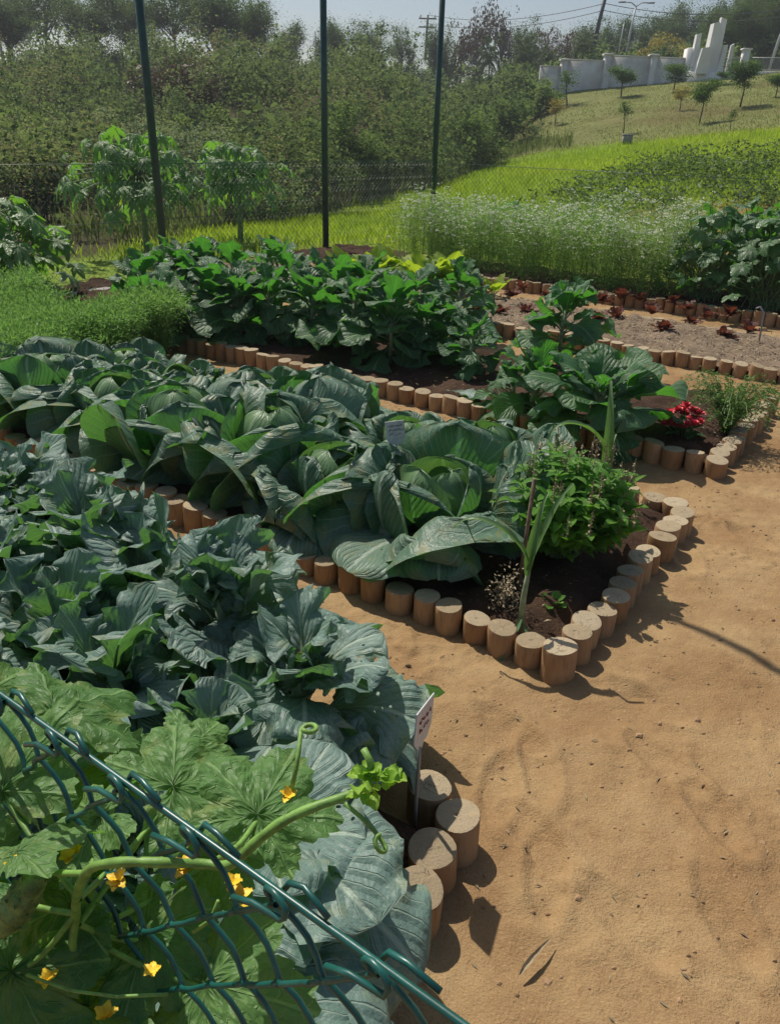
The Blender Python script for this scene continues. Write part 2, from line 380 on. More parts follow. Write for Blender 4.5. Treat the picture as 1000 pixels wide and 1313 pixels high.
def log_mats():
    t = NT('log_bark'); ob = t.obj(); p = t.pos()
    oi = t.n('ShaderNodeObjectInfo').outputs['Random']
    mp = t.n('ShaderNodeMapping'); t.l(p, mp.inputs[0]); mp.inputs['Scale'].default_value = (1, 1, .18)
    n1 = t.noise(70, 4, mp.outputs[0], .65); n2 = t.noise(14, 4, p)
    base = t.ramp(oi, [(0, (.31, .18, .09)), (.4, (.40, .235, .12)), (.7, (.38, .245, .14)), (1, (.46, .30, .165))])
    c = t.mix(t.math('MULTIPLY', t.ss(n1, .45, .75), .55), base, (.16, .075, .035))
    c = t.mix(t.math('MULTIPLY', t.ss(n2, .55, .75), .5), c, (.48, .30, .17))
    sp = t.n('ShaderNodeSeparateXYZ'); t.l(p, sp.inputs[0])
    c = t.mix(t.math('MULTIPLY', t.ss(t.math('ADD', sp.outputs[2], t.math('MULTIPLY', n2, .05)), .065, .02), .55), c, (.40, .22, .10))   # dust thrown up from the path
    a = t.fin(t.bsdf(c, .85, t.bump(n1, .5, .006), .2).outputs[0])
    t = NT('log_cut_face'); ob = t.obj()
    sp = t.n('ShaderNodeSeparateXYZ'); t.l(ob, sp.inputs[0])
    oi = t.n('ShaderNodeObjectInfo').outputs['Random']
    rr = t.math('SQRT', t.math('ADD', t.math('MULTIPLY', sp.outputs[0], sp.outputs[0]), t.math('MULTIPLY', sp.outputs[1], sp.outputs[1])))
    nz = t.noise(25, 4, ob); n2 = t.noise(140, 3, ob, .7)
    rings = t.math('SINE', t.math('ADD', t.math('MULTIPLY', rr, 700.), t.math('MULTIPLY', nz, 9.)))
    c = t.mix(t.ss(oi, 0, 1), (.30, .235, .15), (.42, .345, .235))
    c = t.mix(t.math('MULTIPLY', t.ss(rings, .2, 1.), .08), c, (.22, .17, .11))
    c = t.mix(t.math('MULTIPLY', t.ss(nz, .52, .72), .6), c, (.46, .33, .19))
    c = t.mix(t.math('MULTIPLY', t.ss(n2, .55, .72), .5), c, (.17, .13, .09))
    vc = t.n('ShaderNodeTexVoronoi', feature='DISTANCE_TO_EDGE'); vc.inputs['Scale'].default_value = 26; t.l(p_ := t.pos(), vc.inputs['Vector'])
    ck = t.math('MULTIPLY', t.ss(vc.outputs['Distance'], .0, .022, 1., 0.), t.ss(t.noise(23, 2, p_), .56, .64))
    c = t.mix(t.math('MULTIPLY', ck, .6), c, (.06, .045, .03))
    h = t.math('SUBTRACT', t.math('ADD', n2, t.math('MULTIPLY', rings, .04)), t.math('MULTIPLY', ck, 1.5))
    b = t.fin(t.bsdf(c, .9, t.bump(h, .6, .005), .15).outputs[0])
    return a, b
M['log'], M['cut'] = log_mats()

# ------------------------------------------------------------------ leaves
def leaf(mb, base, az, L, W, a0, bend, outline='round', cup=.25, curl=0., ruf=.06, nr=4, nu=15, nv=11, rnd=.5, tipback=0., pet=.0, lob=.0, roll=0., m=0, petw=.06, skew=None):
    """one leaf: base point, azimuth, length, width, starting pitch a0 and total bend (radians)"""
    u = np.linspace(0, 1, nu)
    ang = a0 - bend * u ** 1.3 - tipback * np.clip((u - .6) / .4, 0, 1) ** 2
    if skew is None: skew = R.normal() * .25
    du = L / (nu - 1)
    cr = np.concatenate([[0], np.cumsum(np.cos(ang[:-1]) * du)]); cz = np.concatenate([[0], np.cumsum(np.sin(ang[:-1]) * du)])
    if outline == 'round':
        w = np.sqrt(np.clip(u * 1.15 + .02, 0, 1)) * np.sqrt(np.clip(1 - u ** 3.4, 0, 1)); w = w / w.max()
    elif outline == 'ovate':
        w = np.sin(PI * np.clip(u, 0, 1) ** .75) ** .8
    elif outline == 'obovate':
        up = np.clip((u - pet) / (1 - pet), 0, 1)
        w = (up ** .55) * np.sqrt(np.clip(1 - up ** 3.2, 0, 1)); w = w / w.max()
    else:                                   # strap
        w = np.clip(np.minimum(u * 4 + .25, (1 - u) * 1.6), 0, 1) ** .7
    if pet > 0 and outline != 'obovate':
        up = np.clip((u - pet) / (1 - pet), 0, 1); w = np.where(u < pet, 0, np.sin(PI * np.clip(up, 0, 1) ** .65) ** .75)
    v = np.linspace(-1, 1, nv)
    U, V = np.meshgrid(u, v, indexing='ij')
    Wd = np.repeat(w[:, None], nv, 1) * W / 2
    ph = R.random(6) * 2 * PI
    if lob > 0:
        sgn = V > 0
        lb = 1 + lob * np.where(sgn, np.sin(U * 2 * PI * 3.7 + ph[0]) + .6 * np.sin(U * 2 * PI * 8.3 + ph[1]), np.sin(U * 2 * PI * 3.9 + ph[2]) + .6 * np.sin(U * 2 * PI * 7.7 + ph[3])) * np.abs(V) ** 1.5
        Wd = Wd * lb
    Wd = np.maximum(Wd, petw * W / 2)
    off = V * Wd
    aV = np.abs(V)
    h = cup * Wd * aV ** 2 - curl * Wd * np.clip(aV - .5, 0, 1) ** 1.6 * 3
    h = h + ruf * W * aV ** 1.8 * np.sqrt(np.clip(Wd / (W / 2), 0, 1)) * (np.sin(U * 2 * PI * nr + ph[4] + np.where(V > 0, 0, 2.)) + .55 * np.sin(U * 2 * PI * nr * 2.1 + ph[5] + V * 2))
    h = h + .25 * ruf * W * np.sin(U * 9 + ph[0]) * np.sin(V * 4 + ph[1])
    nrm_r, nrm_z = -np.sin(ang), np.cos(ang)
    rr = cr[:, None] + h * nrm_r[:, None]; zz = cz[:, None] + h * nrm_z[:, None]
    yy = off * np.cos(h * 0) + skew * L * U ** 2 * .35
    if roll: 
        zz = zz + off * math.sin(roll); yy = (yy - off) + off * math.cos(roll)
    ca, sa = math.cos(az), math.sin(az)
    P = np.stack([base[0] + rr * ca - yy * sa, base[1] + rr * sa + yy * ca, base[2] + zz], -1)
    uv = np.stack([U, V * .5 + .5], -1)
    mb.grid(P, uv, rnd, m)
    k = max(2, int(nu * max(pet, .3)))
    ic = nv // 2
    return P[:, ic]

def polar_leaf(mb, c, tipdir, normal, L, lobes=5, depth=.28, serr=.05, ruf=.05, droop=.2, rnd=.5, nr=9, na=61, m=0, sharp=1.2, cup=.12):
    """palmate leaf: stalk joins at c, tipdir and normal are vectors, L is the length to the tip"""
    d = np.array(tipdir, float); n = np.array(normal, float); n /= np.linalg.norm(n)
    d = d - n * np.dot(d, n); d /= np.linalg.norm(d); s = np.cross(n, d)
    a = np.linspace(-PI * .93, PI * .93, na); r = np.linspace(0, 1, nr)
    la = np.linspace(-2.15, 2.15, lobes); hw = (la[1] - la[0]) / 2
    j = np.argmin(np.abs(a[:, None] - la[None]), 1); dist = np.abs(a - la[j]) / hw; dist = np.clip(dist, 0, 1)
    lenl = np.interp(np.abs(la[j]), [0, 1.1, 2.2], [1., .86, .66])
    ro = lenl * (1 - depth * dist ** sharp) * (1 + serr * np.sin(a * 34) + serr * .6 * np.sin(a * 71))
    ro = ro * np.interp(np.abs(a), [2.3, PI * .93], [1, .72])
    ph = R.random(4) * 6.28
    A, Rr = np.meshgrid(a, r, indexing='ij'); RO = ro[:, None] * Rr
    h = -droop * RO ** 2 + ruf * Rr ** 2 * (np.sin(A * 5 + ph[0]) + .7 * np.sin(A * 11 + ph[1])) + .02 * np.sin(RO * 20 + ph[2]) * np.sin(A * 6 + ph[3]) - cup * .5 * RO * (1 - dist[:, None]) * .5 + cup * RO * np.abs(np.sin(A)) ** 2 * .6
    X = RO * np.cos(A); Y = RO * np.sin(A)
    P = np.array(c) + L * (X[..., None] * d + Y[..., None] * s + h[..., None] * n)
    uv = np.stack([Rr * .96, .5 + .5 * np.repeat(dist[:, None], nr, 1)], -1)
    mb.grid(P, uv, rnd, m)

# ------------------------------------------------------------------ ground, sand, soil
def build_ground():
    ys = np.concatenate([np.linspace(-60, -4, 8), np.linspace(-3, 60, 190), np.linspace(61, 130, 50), np.linspace(140, 600, 16)])
    xs = np.concatenate([np.linspace(-500, -70, 14), np.linspace(-64, 64, 257), np.linspace(70, 500, 14)])
    X, Y = np.meshgrid(xs, ys, indexing='ij')
    Z = terr(X, Y) + np.where(Y > 14, fbm(X * .35, Y * .35, 3) * .12 * sstep(14, 20, Y), 0)
    Z = Z - .03
    P = np.stack([X, Y, Z], -1)
    mb = MB(); mb.grid(P)
    o = mb.build('ground', M['ground'])
    r = X / np.maximum(Y, 14)
    n = X * NN[0] + Y * NN[1]; s = X * EE[0] + Y * EE[1]
    sandc = np.array([.38, .21, .085]); mead = np.array([.20, .29, .04]); lawn = np.array([.20, .215, .075]); scr = np.array([.08, .075, .035]); red = np.array([.34, .17, .09])
    C = np.zeros(X.shape + (3,)) + sandc
    wob = fbm(X * .4, Y * .4, 3, 3) * 1.5
    out = sstep(10.3, 10.9, n + wob * .1) ; out = np.maximum(out, sstep(-8.0, -8.6, s + wob * .3) * (Y > 2))
    C = C * (1 - out[..., None]) + mead * out[..., None]
    rp = sstep(.20, .26, (r)) * sstep(11, 12.3, Y) * (1 - sstep(17, 20, Y + wob)) * (.55 + .45 * (wob > .1))
    C = C * (1 - rp[..., None]) + red * rp[..., None]
    ed = edge_y(X)
    far = sstep(-.5, .8, Y + wob * .6 - ed)
    lw = sstep(.10, .17, r + wob * .01)
    zone = lawn * lw[..., None] + scr * (1 - lw[..., None])
    brown = sstep(.2, .5, fbm(X * .14 + 3, Y * .14, 3, 7) + .12) * lw * .55
    zone = zone * (1 - brown[..., None]) + np.array([.17, .12, .06]) * brown[..., None]
    C = C * (1 - far[..., None]) + zone * far[..., None]
    at_ = o.data.color_attributes.new('zone', 'FLOAT_COLOR', 'POINT')
    at_.data.foreach_set('color', np.concatenate([C, np.ones(X.shape + (1,))], -1).astype(np.float32).reshape(-1))
    return tag(o, kind='structure')
_e = [hit(*q)[:2] for q in ((60, 338), (130, 325), (220, 308), (300, 293), (440, 268), (560, 241), (630, 210), (700, 194), (850, 179), (1000, 165))]
_ex = [-30] + [q[0] for q in _e] + [60]; _ey = [11] + [q[1] for q in _e] + [_e[-1][1]]
def edge_y(x):
    return np.interp(x, _ex, _ey)
build_ground()

FOOT = [(690, 985, .4), (655, 935, 1.2), (690, 1075, .9), (700, 1120, .2), (640, 1010, .1), (915, 1050, .6), (850, 980, .9), (880, 720, .3), (930, 1180, .5), (800, 1180, 1.0), (960, 690, .7), (830, 900, 1.1)]
def sand_h(X, Y):
    h = fbm(X * 3.2, Y * 3.2, 5, 1) * .021 + fbm(X * 22, Y * 22, 3, 4) * .005
    for px, py, a in FOOT:
        p = at(px, py)
        dx, dy = X - p[0], Y - p[1]
        ca, sa = math.cos(a + 1.2), math.sin(a + 1.2)
        lx, ly = dx * ca + dy * sa, -dx * sa + dy * ca
        q = (lx / .13) ** 2 + (ly / .05) ** 2
        h = h - .013 * np.exp(-q ** 2) + .008 * np.exp(-((np.sqrt(q) - 1.25) / .22) ** 2)
    tr = sstep(.12, .32, vnoise(X * 7, Y * 7, 9)) * sstep(.0, .2, vnoise(X * 1.1, Y * 1.1, 12))
    return h + tr * (np.abs(vnoise(X * 34, Y * 34, 3)) * .030) + .006 * np.clip(fbm(X * 11, Y * 11, 3, 14), -.2, .6)
def build_sand():
    mb = MB()
    xs = np.linspace(-.6, 4.4, 420); ys = np.linspace(.4, 6.4, 500)
    X, Y = np.meshgrid(xs, ys, indexing='ij')
    edge = np.minimum.reduce([sstep(-.6, -.4, X), sstep(4.4, 4.0, X), sstep(.4, .6, Y), sstep(6.4, 6.0, Y)])
    Z = sand_h(X, Y) * edge + .004
    mb.grid(np.stack([X, Y, Z], -1))
    tag(mb.build('sand_path', M['sand']), kind='structure')
    mb = MB()                       # the paths between the other beds, coarser
    xs = np.linspace(-9, 9, 300); ys = np.linspace(-3, 14, 280)
    X, Y = np.meshgrid(xs, ys, indexing='ij')
    s = X * EE[0] + Y * EE[1]; n = X * NN[0] + Y * NN[1]
    q = mb
    Z = -.012 + fbm(X * 3, Y * 3, 3, 1) * .010
    i = np.arange(X.size).reshape(X.shape)
    f = np.stack([i[:-1, :-1], i[1:, :-1], i[1:, 1:], i[:-1, 1:]], -1)
    keep = ((s > -7.6) & (n < 10.35))[:-1, :-1] & ((s + 0 * X > -7.6))[1:, 1:]
    mb.add(np.stack([X, Y, Z], -1), f[keep])
    tag(mb.build('garden_ground', M['sand']), kind='structure')
build_sand()

BEDS = {'Z': (.30, 1.22, -8.0, -.66), 'A': (2.12, 3.50, -8.0, -.78), 'B': (4.27, 5.66, -8.0, -.80), 'C': (6.50, 7.90, -8.0, -.35), 'D': (8.77, 10.15, -8.0, .2)}
def build_soil():
    for k, (n0, n1, s0, s1) in BEDS.items():
        nn_ = 46; ns = 240
        S, N = np.meshgrid(np.linspace(s0, s1, ns), np.linspace(n0, n1, nn_), indexing='ij')
        X = EE[0] * S + NN[0] * N; Y = EE[1] * S + NN[1] * N
        e = np.minimum.reduce([sstep(n0 - .01, n0 + .12, N), sstep(n1 + .01, n1 - .12, N), sstep(s1 + .01, s1 - .12, S)])
        Z = .045 + e * .035 + fbm(X * 9, Y * 9, 4, 5) * .05 * (.4 + .6 * e) + np.abs(vnoise(X * 40, Y * 40, 2)) * .02
        mb = MB(); mb.grid(np.stack([X, Y, Z], -1))
        tag(mb.build('bed_soil', M['drysoil'] if k == 'C' else M['soil']), kind='structure')
build_soil()

# ------------------------------------------------------------------ log edging
def log_proto(k):
    g = np.random.default_rng(k)
    n = 22; th = np.arange(n) / n * 2 * PI
    rr = 1 + .035 * np.sin(2 * th + g.random() * 6) + .02 * np.sin(3 * th + g.random() * 6) + g.normal(size=n) * .006
    tilt = g.normal(size=2) * .05
    def top(f): return f * (tilt[0] * np.cos(th) + tilt[1] * np.sin(th)) * .055
    lv = []
    for z, r in ((-.06, .052), (.0, .055), (.04, .0545), (.085, .055), (.112, .055), (.118, .0535)):
        lv.append(np.stack([np.cos(th) * r * rr, np.sin(th) * r * rr, z + (top(1) if z > .1 else 0 * th)], -1))
    mb = MB(); mb.grid(np.array(lv), close=True)
    body = mb
    mb2 = MB(); lv2 = []
    for r in (.0535, .045, .03, .012, .0005):
        zz = .118 + top(r / .0535) + (g.normal(size=n) * .0012 if r < .05 else 0) + (.0012 if r < .05 else 0)
        lv2.append(np.stack([np.cos(th) * r * rr, np.sin(th) * r * rr, zz], -1))
    mb2.grid(np.array(lv2), close=True)
    return body, mb2
_logs = []
for k in range(7):
    a, b = log_proto(k)
    me1 = a.build('log_post', M['log']); me2 = b.build('cut_face', M['cut'])
    _logs.append((me1.data, me2.data)); bpy.data.objects.remove(me1); bpy.data.objects.remove(me2)
def put_log(p, label, group, hs=1., rs=1.):
    k = random.randrange(7)
    o = bpy.data.objects.new('log_post', _logs[k][0]); COL.objects.link(o)
    o.location = p; o.rotation_euler = (random.gauss(0, .04), random.gauss(0, .04), random.random() * 6.28)
    o.scale = (rs, rs, hs)
    tag(o, label, 'log post', group)
    c = bpy.data.objects.new('cut_face', _logs[k][1]); COL.objects.link(c); c.parent = o
    return o
def log_row(p0, dirv, n, desc, group, sp=.113, special={}, skip=(), corner=None):
    for i in range(n):
        if i in skip: continue
        p = np.array(p0) + dirv * sp * i + NN * random.gauss(0, .006) + EE * random.gauss(0, .006)
        lab = special.get(i) or f'{ordinal(i + 1)} terracotta log post {desc}'
        put_log(p, lab, group, random.uniform(.80, 1.06), random.uniform(.90, 1.08))
cA = SN(-.735, 2.10); cB = SN(-.80, 4.25); cD = SN(.15, 8.75); cC = SN(-.40, 6.48)
log_row(cA, -EE, 32, 'from the front corner along the cabbage bed near edge', 'logs edging the cabbage bed', special={0: 'short log post standing at the front corner of the cabbage bed'})
log_row(cA + NN * .113, NN, 12, 'from the front corner on the cabbage bed end beside the basil', 'logs edging the cabbage bed')
log_row(cA + NN * 1.43 - EE * .06, -EE, 7, 'from the right along the cabbage bed far edge', 'logs edging the cabbage bed')
log_row(cB, -EE, 47, 'from the red flowers along the kale bed near edge', 'logs edging the kale bed', special={0: 'squat log post at the outer corner beside the red flowers'})
log_row(cB + NN * .113, NN, 12, 'from the red flowers on the kale bed end under the herb', 'logs edging the kale bed')
log_row(cC, -EE, 46, 'from the right along the lettuce bed near edge', 'logs edging the lettuce bed')
log_row(SN(-.4, 7.92, -.05), -EE, 40, 'from the right, sunk along the lettuce bed far edge', 'logs edging the lettuce bed')
log_row(cD, -EE, 58, 'from the right along the coriander bed edge', 'logs edging the coriander bed')
zl = [((588, 1060), 'round log post by the white plant label, standing furthest out on the sand'), ((551, 1018), 'shaded log post behind the white plant label stake'), ((556, 1097), 'log post in front of the label stake with its shadow across the top'),
      ((536, 1150), 'log post half hidden under the drooping broccoli leaf'), ((450, 1268), 'log post low in the foreground behind the twisted fence wire')]
for (px, py), lab in zl:
    put_log(at(px, py - 12, .11) * np.array([1, 1, 0]), lab, 'logs edging the broccoli bed', .92, 1.06)
for i in range(9):
    put_log(SN(-1.10 - i * .113, 1.22), f'{ordinal(i + 1)} log post hidden along the far edge of the broccoli bed', 'logs edging the broccoli bed')

# ------------------------------------------------------------------ cabbages
def shell_leaf(mb, az, r, elmax, half, zc, flare, droop, ruf, rnd, nu=20, nv=17, tilt=0.):
    """a cupped cabbage leaf lying on a shell round the head, its rim rolled outward"""
    u = np.linspace(0, 1, nu); v = np.linspace(-1, 1, nv)
    U, V = np.meshgrid(u, v, indexing='ij')
    tp = np.minimum(1, np.sqrt(np.clip(U / .5 + .06, 0, 1))) * np.sqrt(np.clip(1 - np.clip((U - .42) / .58, 0, 1) ** 3., 0, 1)); ph = R.random(5) * 6.28
    el = -1.25 + U * (elmax + 1.25); lon = az + V * half * tp
    rim = np.clip(np.sqrt(np.clip((U - .55) / .45, 0, 1) ** 2 * .8 + np.clip((np.abs(V) - .5) / .5, 0, 1) ** 2 * sstep(.15, .6, U)), 0, 1.1) ** 2.2
    k = R.integers(4, 8)
    aa = np.arctan2(V, U - .42); wav = sstep(.3, 1, np.hypot(V, (U - .42) / .58)) * (np.sin(aa * k + ph[0]) + .7 * np.sin(aa * (k * 1.9) + ph[1]))
    rr = r * (1 + flare * rim + ruf * wav + .015 * np.sin(V * 17 + ph[2]) * U + tilt * U)
    x = rr * np.cos(el); z = zc + r * (1 + .4 * flare * rim + ruf * wav * .7) * np.sin(el) - droop * r * rim
    P = np.stack([x * np.cos(lon), x * np.sin(lon), np.maximum(z, -.02)], -1)
    mb.grid(P, np.stack([U, V * .5 + .5], -1), rnd)
def cabbage(p, size, label, drape=0.):
    t = thing('cabbage', label, 'cabbage', p, 'cabbages in the log edged bed')
    mb = MB(); hd = MB(); st = MB()
    st.tube([(0, 0, -.02), (0, 0, .1 * size)], [.022, .028], 8)
    a = R.random() * 6.28; h = .094 * size * R.uniform(.85, 1.15); zc = .075 * size + h
    for i in range(6):
        shell_leaf(hd, a + i * 1.9, h * (1.10 - .03 * i + R.normal() * .02), R.uniform(.95, 1.5), R.uniform(1.1, 1.5), zc, R.uniform(.05, .32), R.uniform(0, .12), .022, R.random())
    for i in range(4): shell_leaf(mb, a + .6 + i * 1.571 + R.normal() * .15, h * R.uniform(1.18, 1.5), R.uniform(.6, 1.15), R.uniform(.85, 1.15), zc * R.uniform(1., 1.15), R.uniform(.35, .8), R.uniform(.2, .55), R.uniform(.045, .08), np.clip(R.normal(.3, .15), 0, 1))
    for i in range(5): shell_leaf(mb, a + i * 1.257 + R.normal() * .18, h * R.uniform(1.6, 2.1), R.uniform(.35, .95), R.uniform(.66, .95), zc * R.uniform(1., 1.2), R.uniform(.35, .85), R.uniform(.25, .65), R.uniform(.045, .085), np.clip(R.normal(.45, .18), 0, 1))
    for i in range(5): shell_leaf(mb, a + .5 + i * 1.257 + R.normal() * .2, h * R.uniform(1.95, 2.4), R.uniform(.0, .65), R.uniform(.45, .66), zc * R.uniform(1., 1.3), R.uniform(.25, .6), R.uniform(.1, .6), R.uniform(.035, .075), np.clip(R.normal(.6, .2), 0, 1), tilt=.1)
    for i in range(6):
        az = a + i * 1.047 + R.normal() * .2; L = size * R.uniform(.18, .27); W = L * R.uniform(.85, 1.1)
        leaf(mb, (.06 * math.cos(az) * size, .06 * math.sin(az) * size, .06 * size), az, L * (1 + .10 * drape), W, rad(R.uniform(12, 30)), rad(R.uniform(10, 45) + 15 * drape), 'round', cup=.3, curl=R.uniform(.3, .7), ruf=R.uniform(.03, .06), nr=R.choice([2, 3, 4]), nu=19, nv=15, rnd=np.clip(R.normal(.65, .25), 0, 1), petw=.25)
    mb.build('outer_leaves', M['cabbage'], t); hd.build('head', M['cabhead'], t); st.build('stalk', M['stem_pale'], t)
    return t
CROWS = [(2.50, -1.46, .55, 'front row, nearest the sand'), (3.16, -1.58, .55, 'back row, nearest the kale bed')]
for ri, (n, s0, sp, rn_) in enumerate(CROWS):
    for k in range(13):
        s_ = s0 - sp * k + R.normal() * .04
        if s_ < -4.9 + .22 * ri: continue
        sz = 1.40 * R.uniform(.86, 1.08) * (.94 if ri == 1 else 1)
        lab = f'blue-green cabbage, {ordinal(k + 1)} from the basil in the {rn_}'
        if ri == 0 and k == 0: lab = 'big front cabbage with drooping outer leaves, right beside the corner logs'
        if ri == 1 and k == 1: lab = 'cabbage with raised leaves right behind the grey-white tag'
        cabbage(SN(s_, n + R.normal() * .04, .05), sz, lab, drape=1. if ri == 0 else .3)

# ------------------------------------------------------------------ broccoli
def broccoli(p, label, H=.22, nleaf=13, Lm=.40, nu=28, nv=17, mat='brocc', name='broccoli_plant', cat='broccoli plant', group='broccoli plants in the foreground bed', lob=.11, wr=.5, floret=True, stemh=.16, ruf=.085):
    t = thing(name, label, cat, p, group)
    mb = MB(); st = MB(); fl = MB()
    st.tube([(0, 0, -.04), (R.normal() * .01, R.normal() * .01, stemh * .5), (0, 0, stemh + .04)], [.018, .017, .014], 8)
    a = R.random() * 6.28
    for i in range(nleaf):
        f = i / (nleaf - 1); az = a + i * 2.399 + R.normal() * .2
        L = Lm * R.uniform(.8, 1.15) * (1 - .35 * f); W = L * R.uniform(wr * .9, wr * 1.25)
        a0 = rad(24 + 50 * f + R.normal() * 14); bend = rad(66 - 25 * f + R.normal() * 28)
        z = stemh * (.35 + .65 * f)
        pt = .30 - .12 * f
        ctr = leaf(mb, (0, 0, z), az, L, W, a0, bend, 'obovate', cup=R.uniform(.0, .35), curl=R.uniform(0, .4), ruf=ruf * R.uniform(.7, 1.4), nr=R.choice([2, 3, 4]), nu=nu, nv=nv, rnd=np.clip(R.normal(.5, .25), 0, 1), pet=pt, lob=lob, petw=.04, roll=R.normal() * .3)
        k = int(nu * .62)
        st.tube(ctr[:k:2] - np.array([0, 0, .002]), np.linspace(.0065, .0025, len(ctr[:k:2])), 6)
    if floret:
        N = 260; d = R.normal(size=(N, 3)); d[:, 2] = np.abs(d[:, 2]); d /= np.linalg.norm(d, axis=1)[:, None]
        fl.cards(np.array([0, 0, stemh + .05]) + d * .035 * R.uniform(.8, 1.1, (N, 1)), .016, R.random(N), .5)
        for i in range(8):
            az = R.random() * 6.28
            leaf(mb, (0, 0, stemh + .03), az, .12, .06, rad(R.uniform(45, 80)), rad(R.uniform(0, 40)), 'ovate', ruf=.05, nu=9, nv=7, rnd=R.random())
    mb.build('foliage', M[mat], t); st.build('stalk', M['stem_pale'], t)
    if floret: fl.build('flower_bud', M['bush'], t)
    return t
BL = ['drooping its round leaf over the corner logs', 'under the vine tip in the front corner', 'beside the sand path below the wavy leaf edge']
rows = [(1.22, -1.10, 'back row'), (.88, -1.12, 'second row'), (.60, -1.05, 'third row'), (.40, -.90, 'row along the wire fence')]
for ri, (n, s0, rn_) in enumerate(rows):
    for k in range((13, 13, 10, 7)[ri]):
        s_ = s0 - .30 * k + R.normal() * .035
        lab = f'blue-grey broccoli plant, {ordinal(k + 1)} from the sand path in the {rn_}'
        big = (1.02, 1.0, .9, .75)[ri] * (.86 if k == 0 else 1.)
        broccoli(SN(s_, n + R.normal() * .03, .06), lab, Lm=R.uniform(.35, .46) * big, wr=R.uniform(.48, .64), ruf=.11, nleaf=int(R.integers(25, 31)), stemh=R.uniform(.28, .40) * big, lob=.22)
def corner_plant(p, label, specs):
    t = thing('broccoli_plant', label, 'broccoli plant', p, 'broccoli plants in the foreground bed'); mb = MB(); st = MB()
    st.tube([(0, 0, -.04), (0, 0, .2)], [.018, .014], 8)
    for az, L, W, a0, bend, z in specs:
        c = leaf(mb, (0, 0, z), rad(az), L, W, rad(a0), rad(bend), 'obovate', cup=R.uniform(.0, .3), curl=R.uniform(.1, .4), ruf=.05, nr=3, nu=32, nv=21, rnd=R.uniform(.3, .7), pet=.22, petw=.04, lob=.07)
        st.tube(c[:18:2] - np.array([0, 0, .003]), np.linspace(.007, .003, 9), 6)
    mb.build('foliage', M['brocc'], t); st.build('stalk', M['stem_pale'], t)
corner_plant(SN(-.81, .78, .06), 'broccoli plant with broad round leaves drooping over the corner logs', [(-25, .40, .30, 30, 95, .20), (-62, .42, .32, 34, 100, .18), (-95, .40, .28, 30, 80, .16), (15, .30, .24, 40, 80, .22), (-45, .34, .26, 55, 90, .24), (-130, .36, .26, 40, 80, .2), (60, .28, .2, 60, 60, .24), (170, .3, .2, 60, 60, .22), (-5, .24, .2, 60, 70, .25), (-80, .26, .2, 65, 70, .25)])
corner_plant(SN(-.76, .52, .06), 'broccoli plant with broad leaves between the corner logs and the wire fence', [(-35, .42, .32, 36, 95, .20), (-15, .44, .32, 40, 100, .22), (-75, .40, .30, 34, 90, .18), (-10, .34, .26, 45, 90, .22), (-110, .36, .26, 40, 80, .2), (30, .3, .24, 50, 70, .24), (150, .3, .22, 50, 60, .2), (-55, .26, .22, 62, 80, .25), (90, .3, .2, 60, 60, .22)])


# ------------------------------------------------------------------ collards and the other plants of the kale bed
def collard(p, label, H=.45, Lm=.42, nleaf=14, wr=.62, nu=22, nv=13, spread=1., lob=.14, name='collard_plant', mat='kale', ruf=.075, group='collards in the kale bed'):
    t = thing(name, label, 'collard plant', p, group)
    mb = MB(); st = MB(); ls = MB()
    st.tube([(0, 0, -.04), (R.normal() * .02, R.normal() * .02, H * .5), (0, 0, H)], [.016, .015, .011], 8)
    nleaf = int(nleaf * 1.75); a = R.random() * 6.28
    for i in range(nleaf):
        f = i / (nleaf - 1); az = a + i * 2.399 + R.normal() * .2
        L = Lm * 1.12 * R.uniform(.75, 1.15) * (1 - .42 * f); W = L * R.uniform(wr * .85, wr * 1.2)
        a0 = rad((15 + 52 * f + R.normal() * 12)); bend = rad((82 - 35 * f + R.normal() * 22))
        z = H * (.22 + .78 * f ** .9)
        pt = .34 - .14 * f
        ctr = leaf(mb, (0, 0, z), az, L * spread, W, a0, bend, 'obovate', cup=R.uniform(.0, .5), curl=R.uniform(0, .4), ruf=ruf * R.uniform(.7, 1.5), nr=R.choice([2, 3, 4]), nu=nu, nv=nv, rnd=np.clip(R.normal(.5, .28), 0, 1), pet=pt, lob=lob, petw=.04, roll=R.normal() * .3)
        k = int(nu * .55)
        ls.tube(ctr[:k:2] - np.array([0, 0, .003]), np.linspace(.007, .003, len(ctr[:k:2])), 6)
    mb.build('foliage', M[mat], t); st.build('stalk', M['stem_pale'], t); ls.build('leaf_stalks', M['stem_pale'], t)
    return t
def gp(px, py, z=0., z0=.06):
    p = at(px, py, z); p[2] = z0; return p
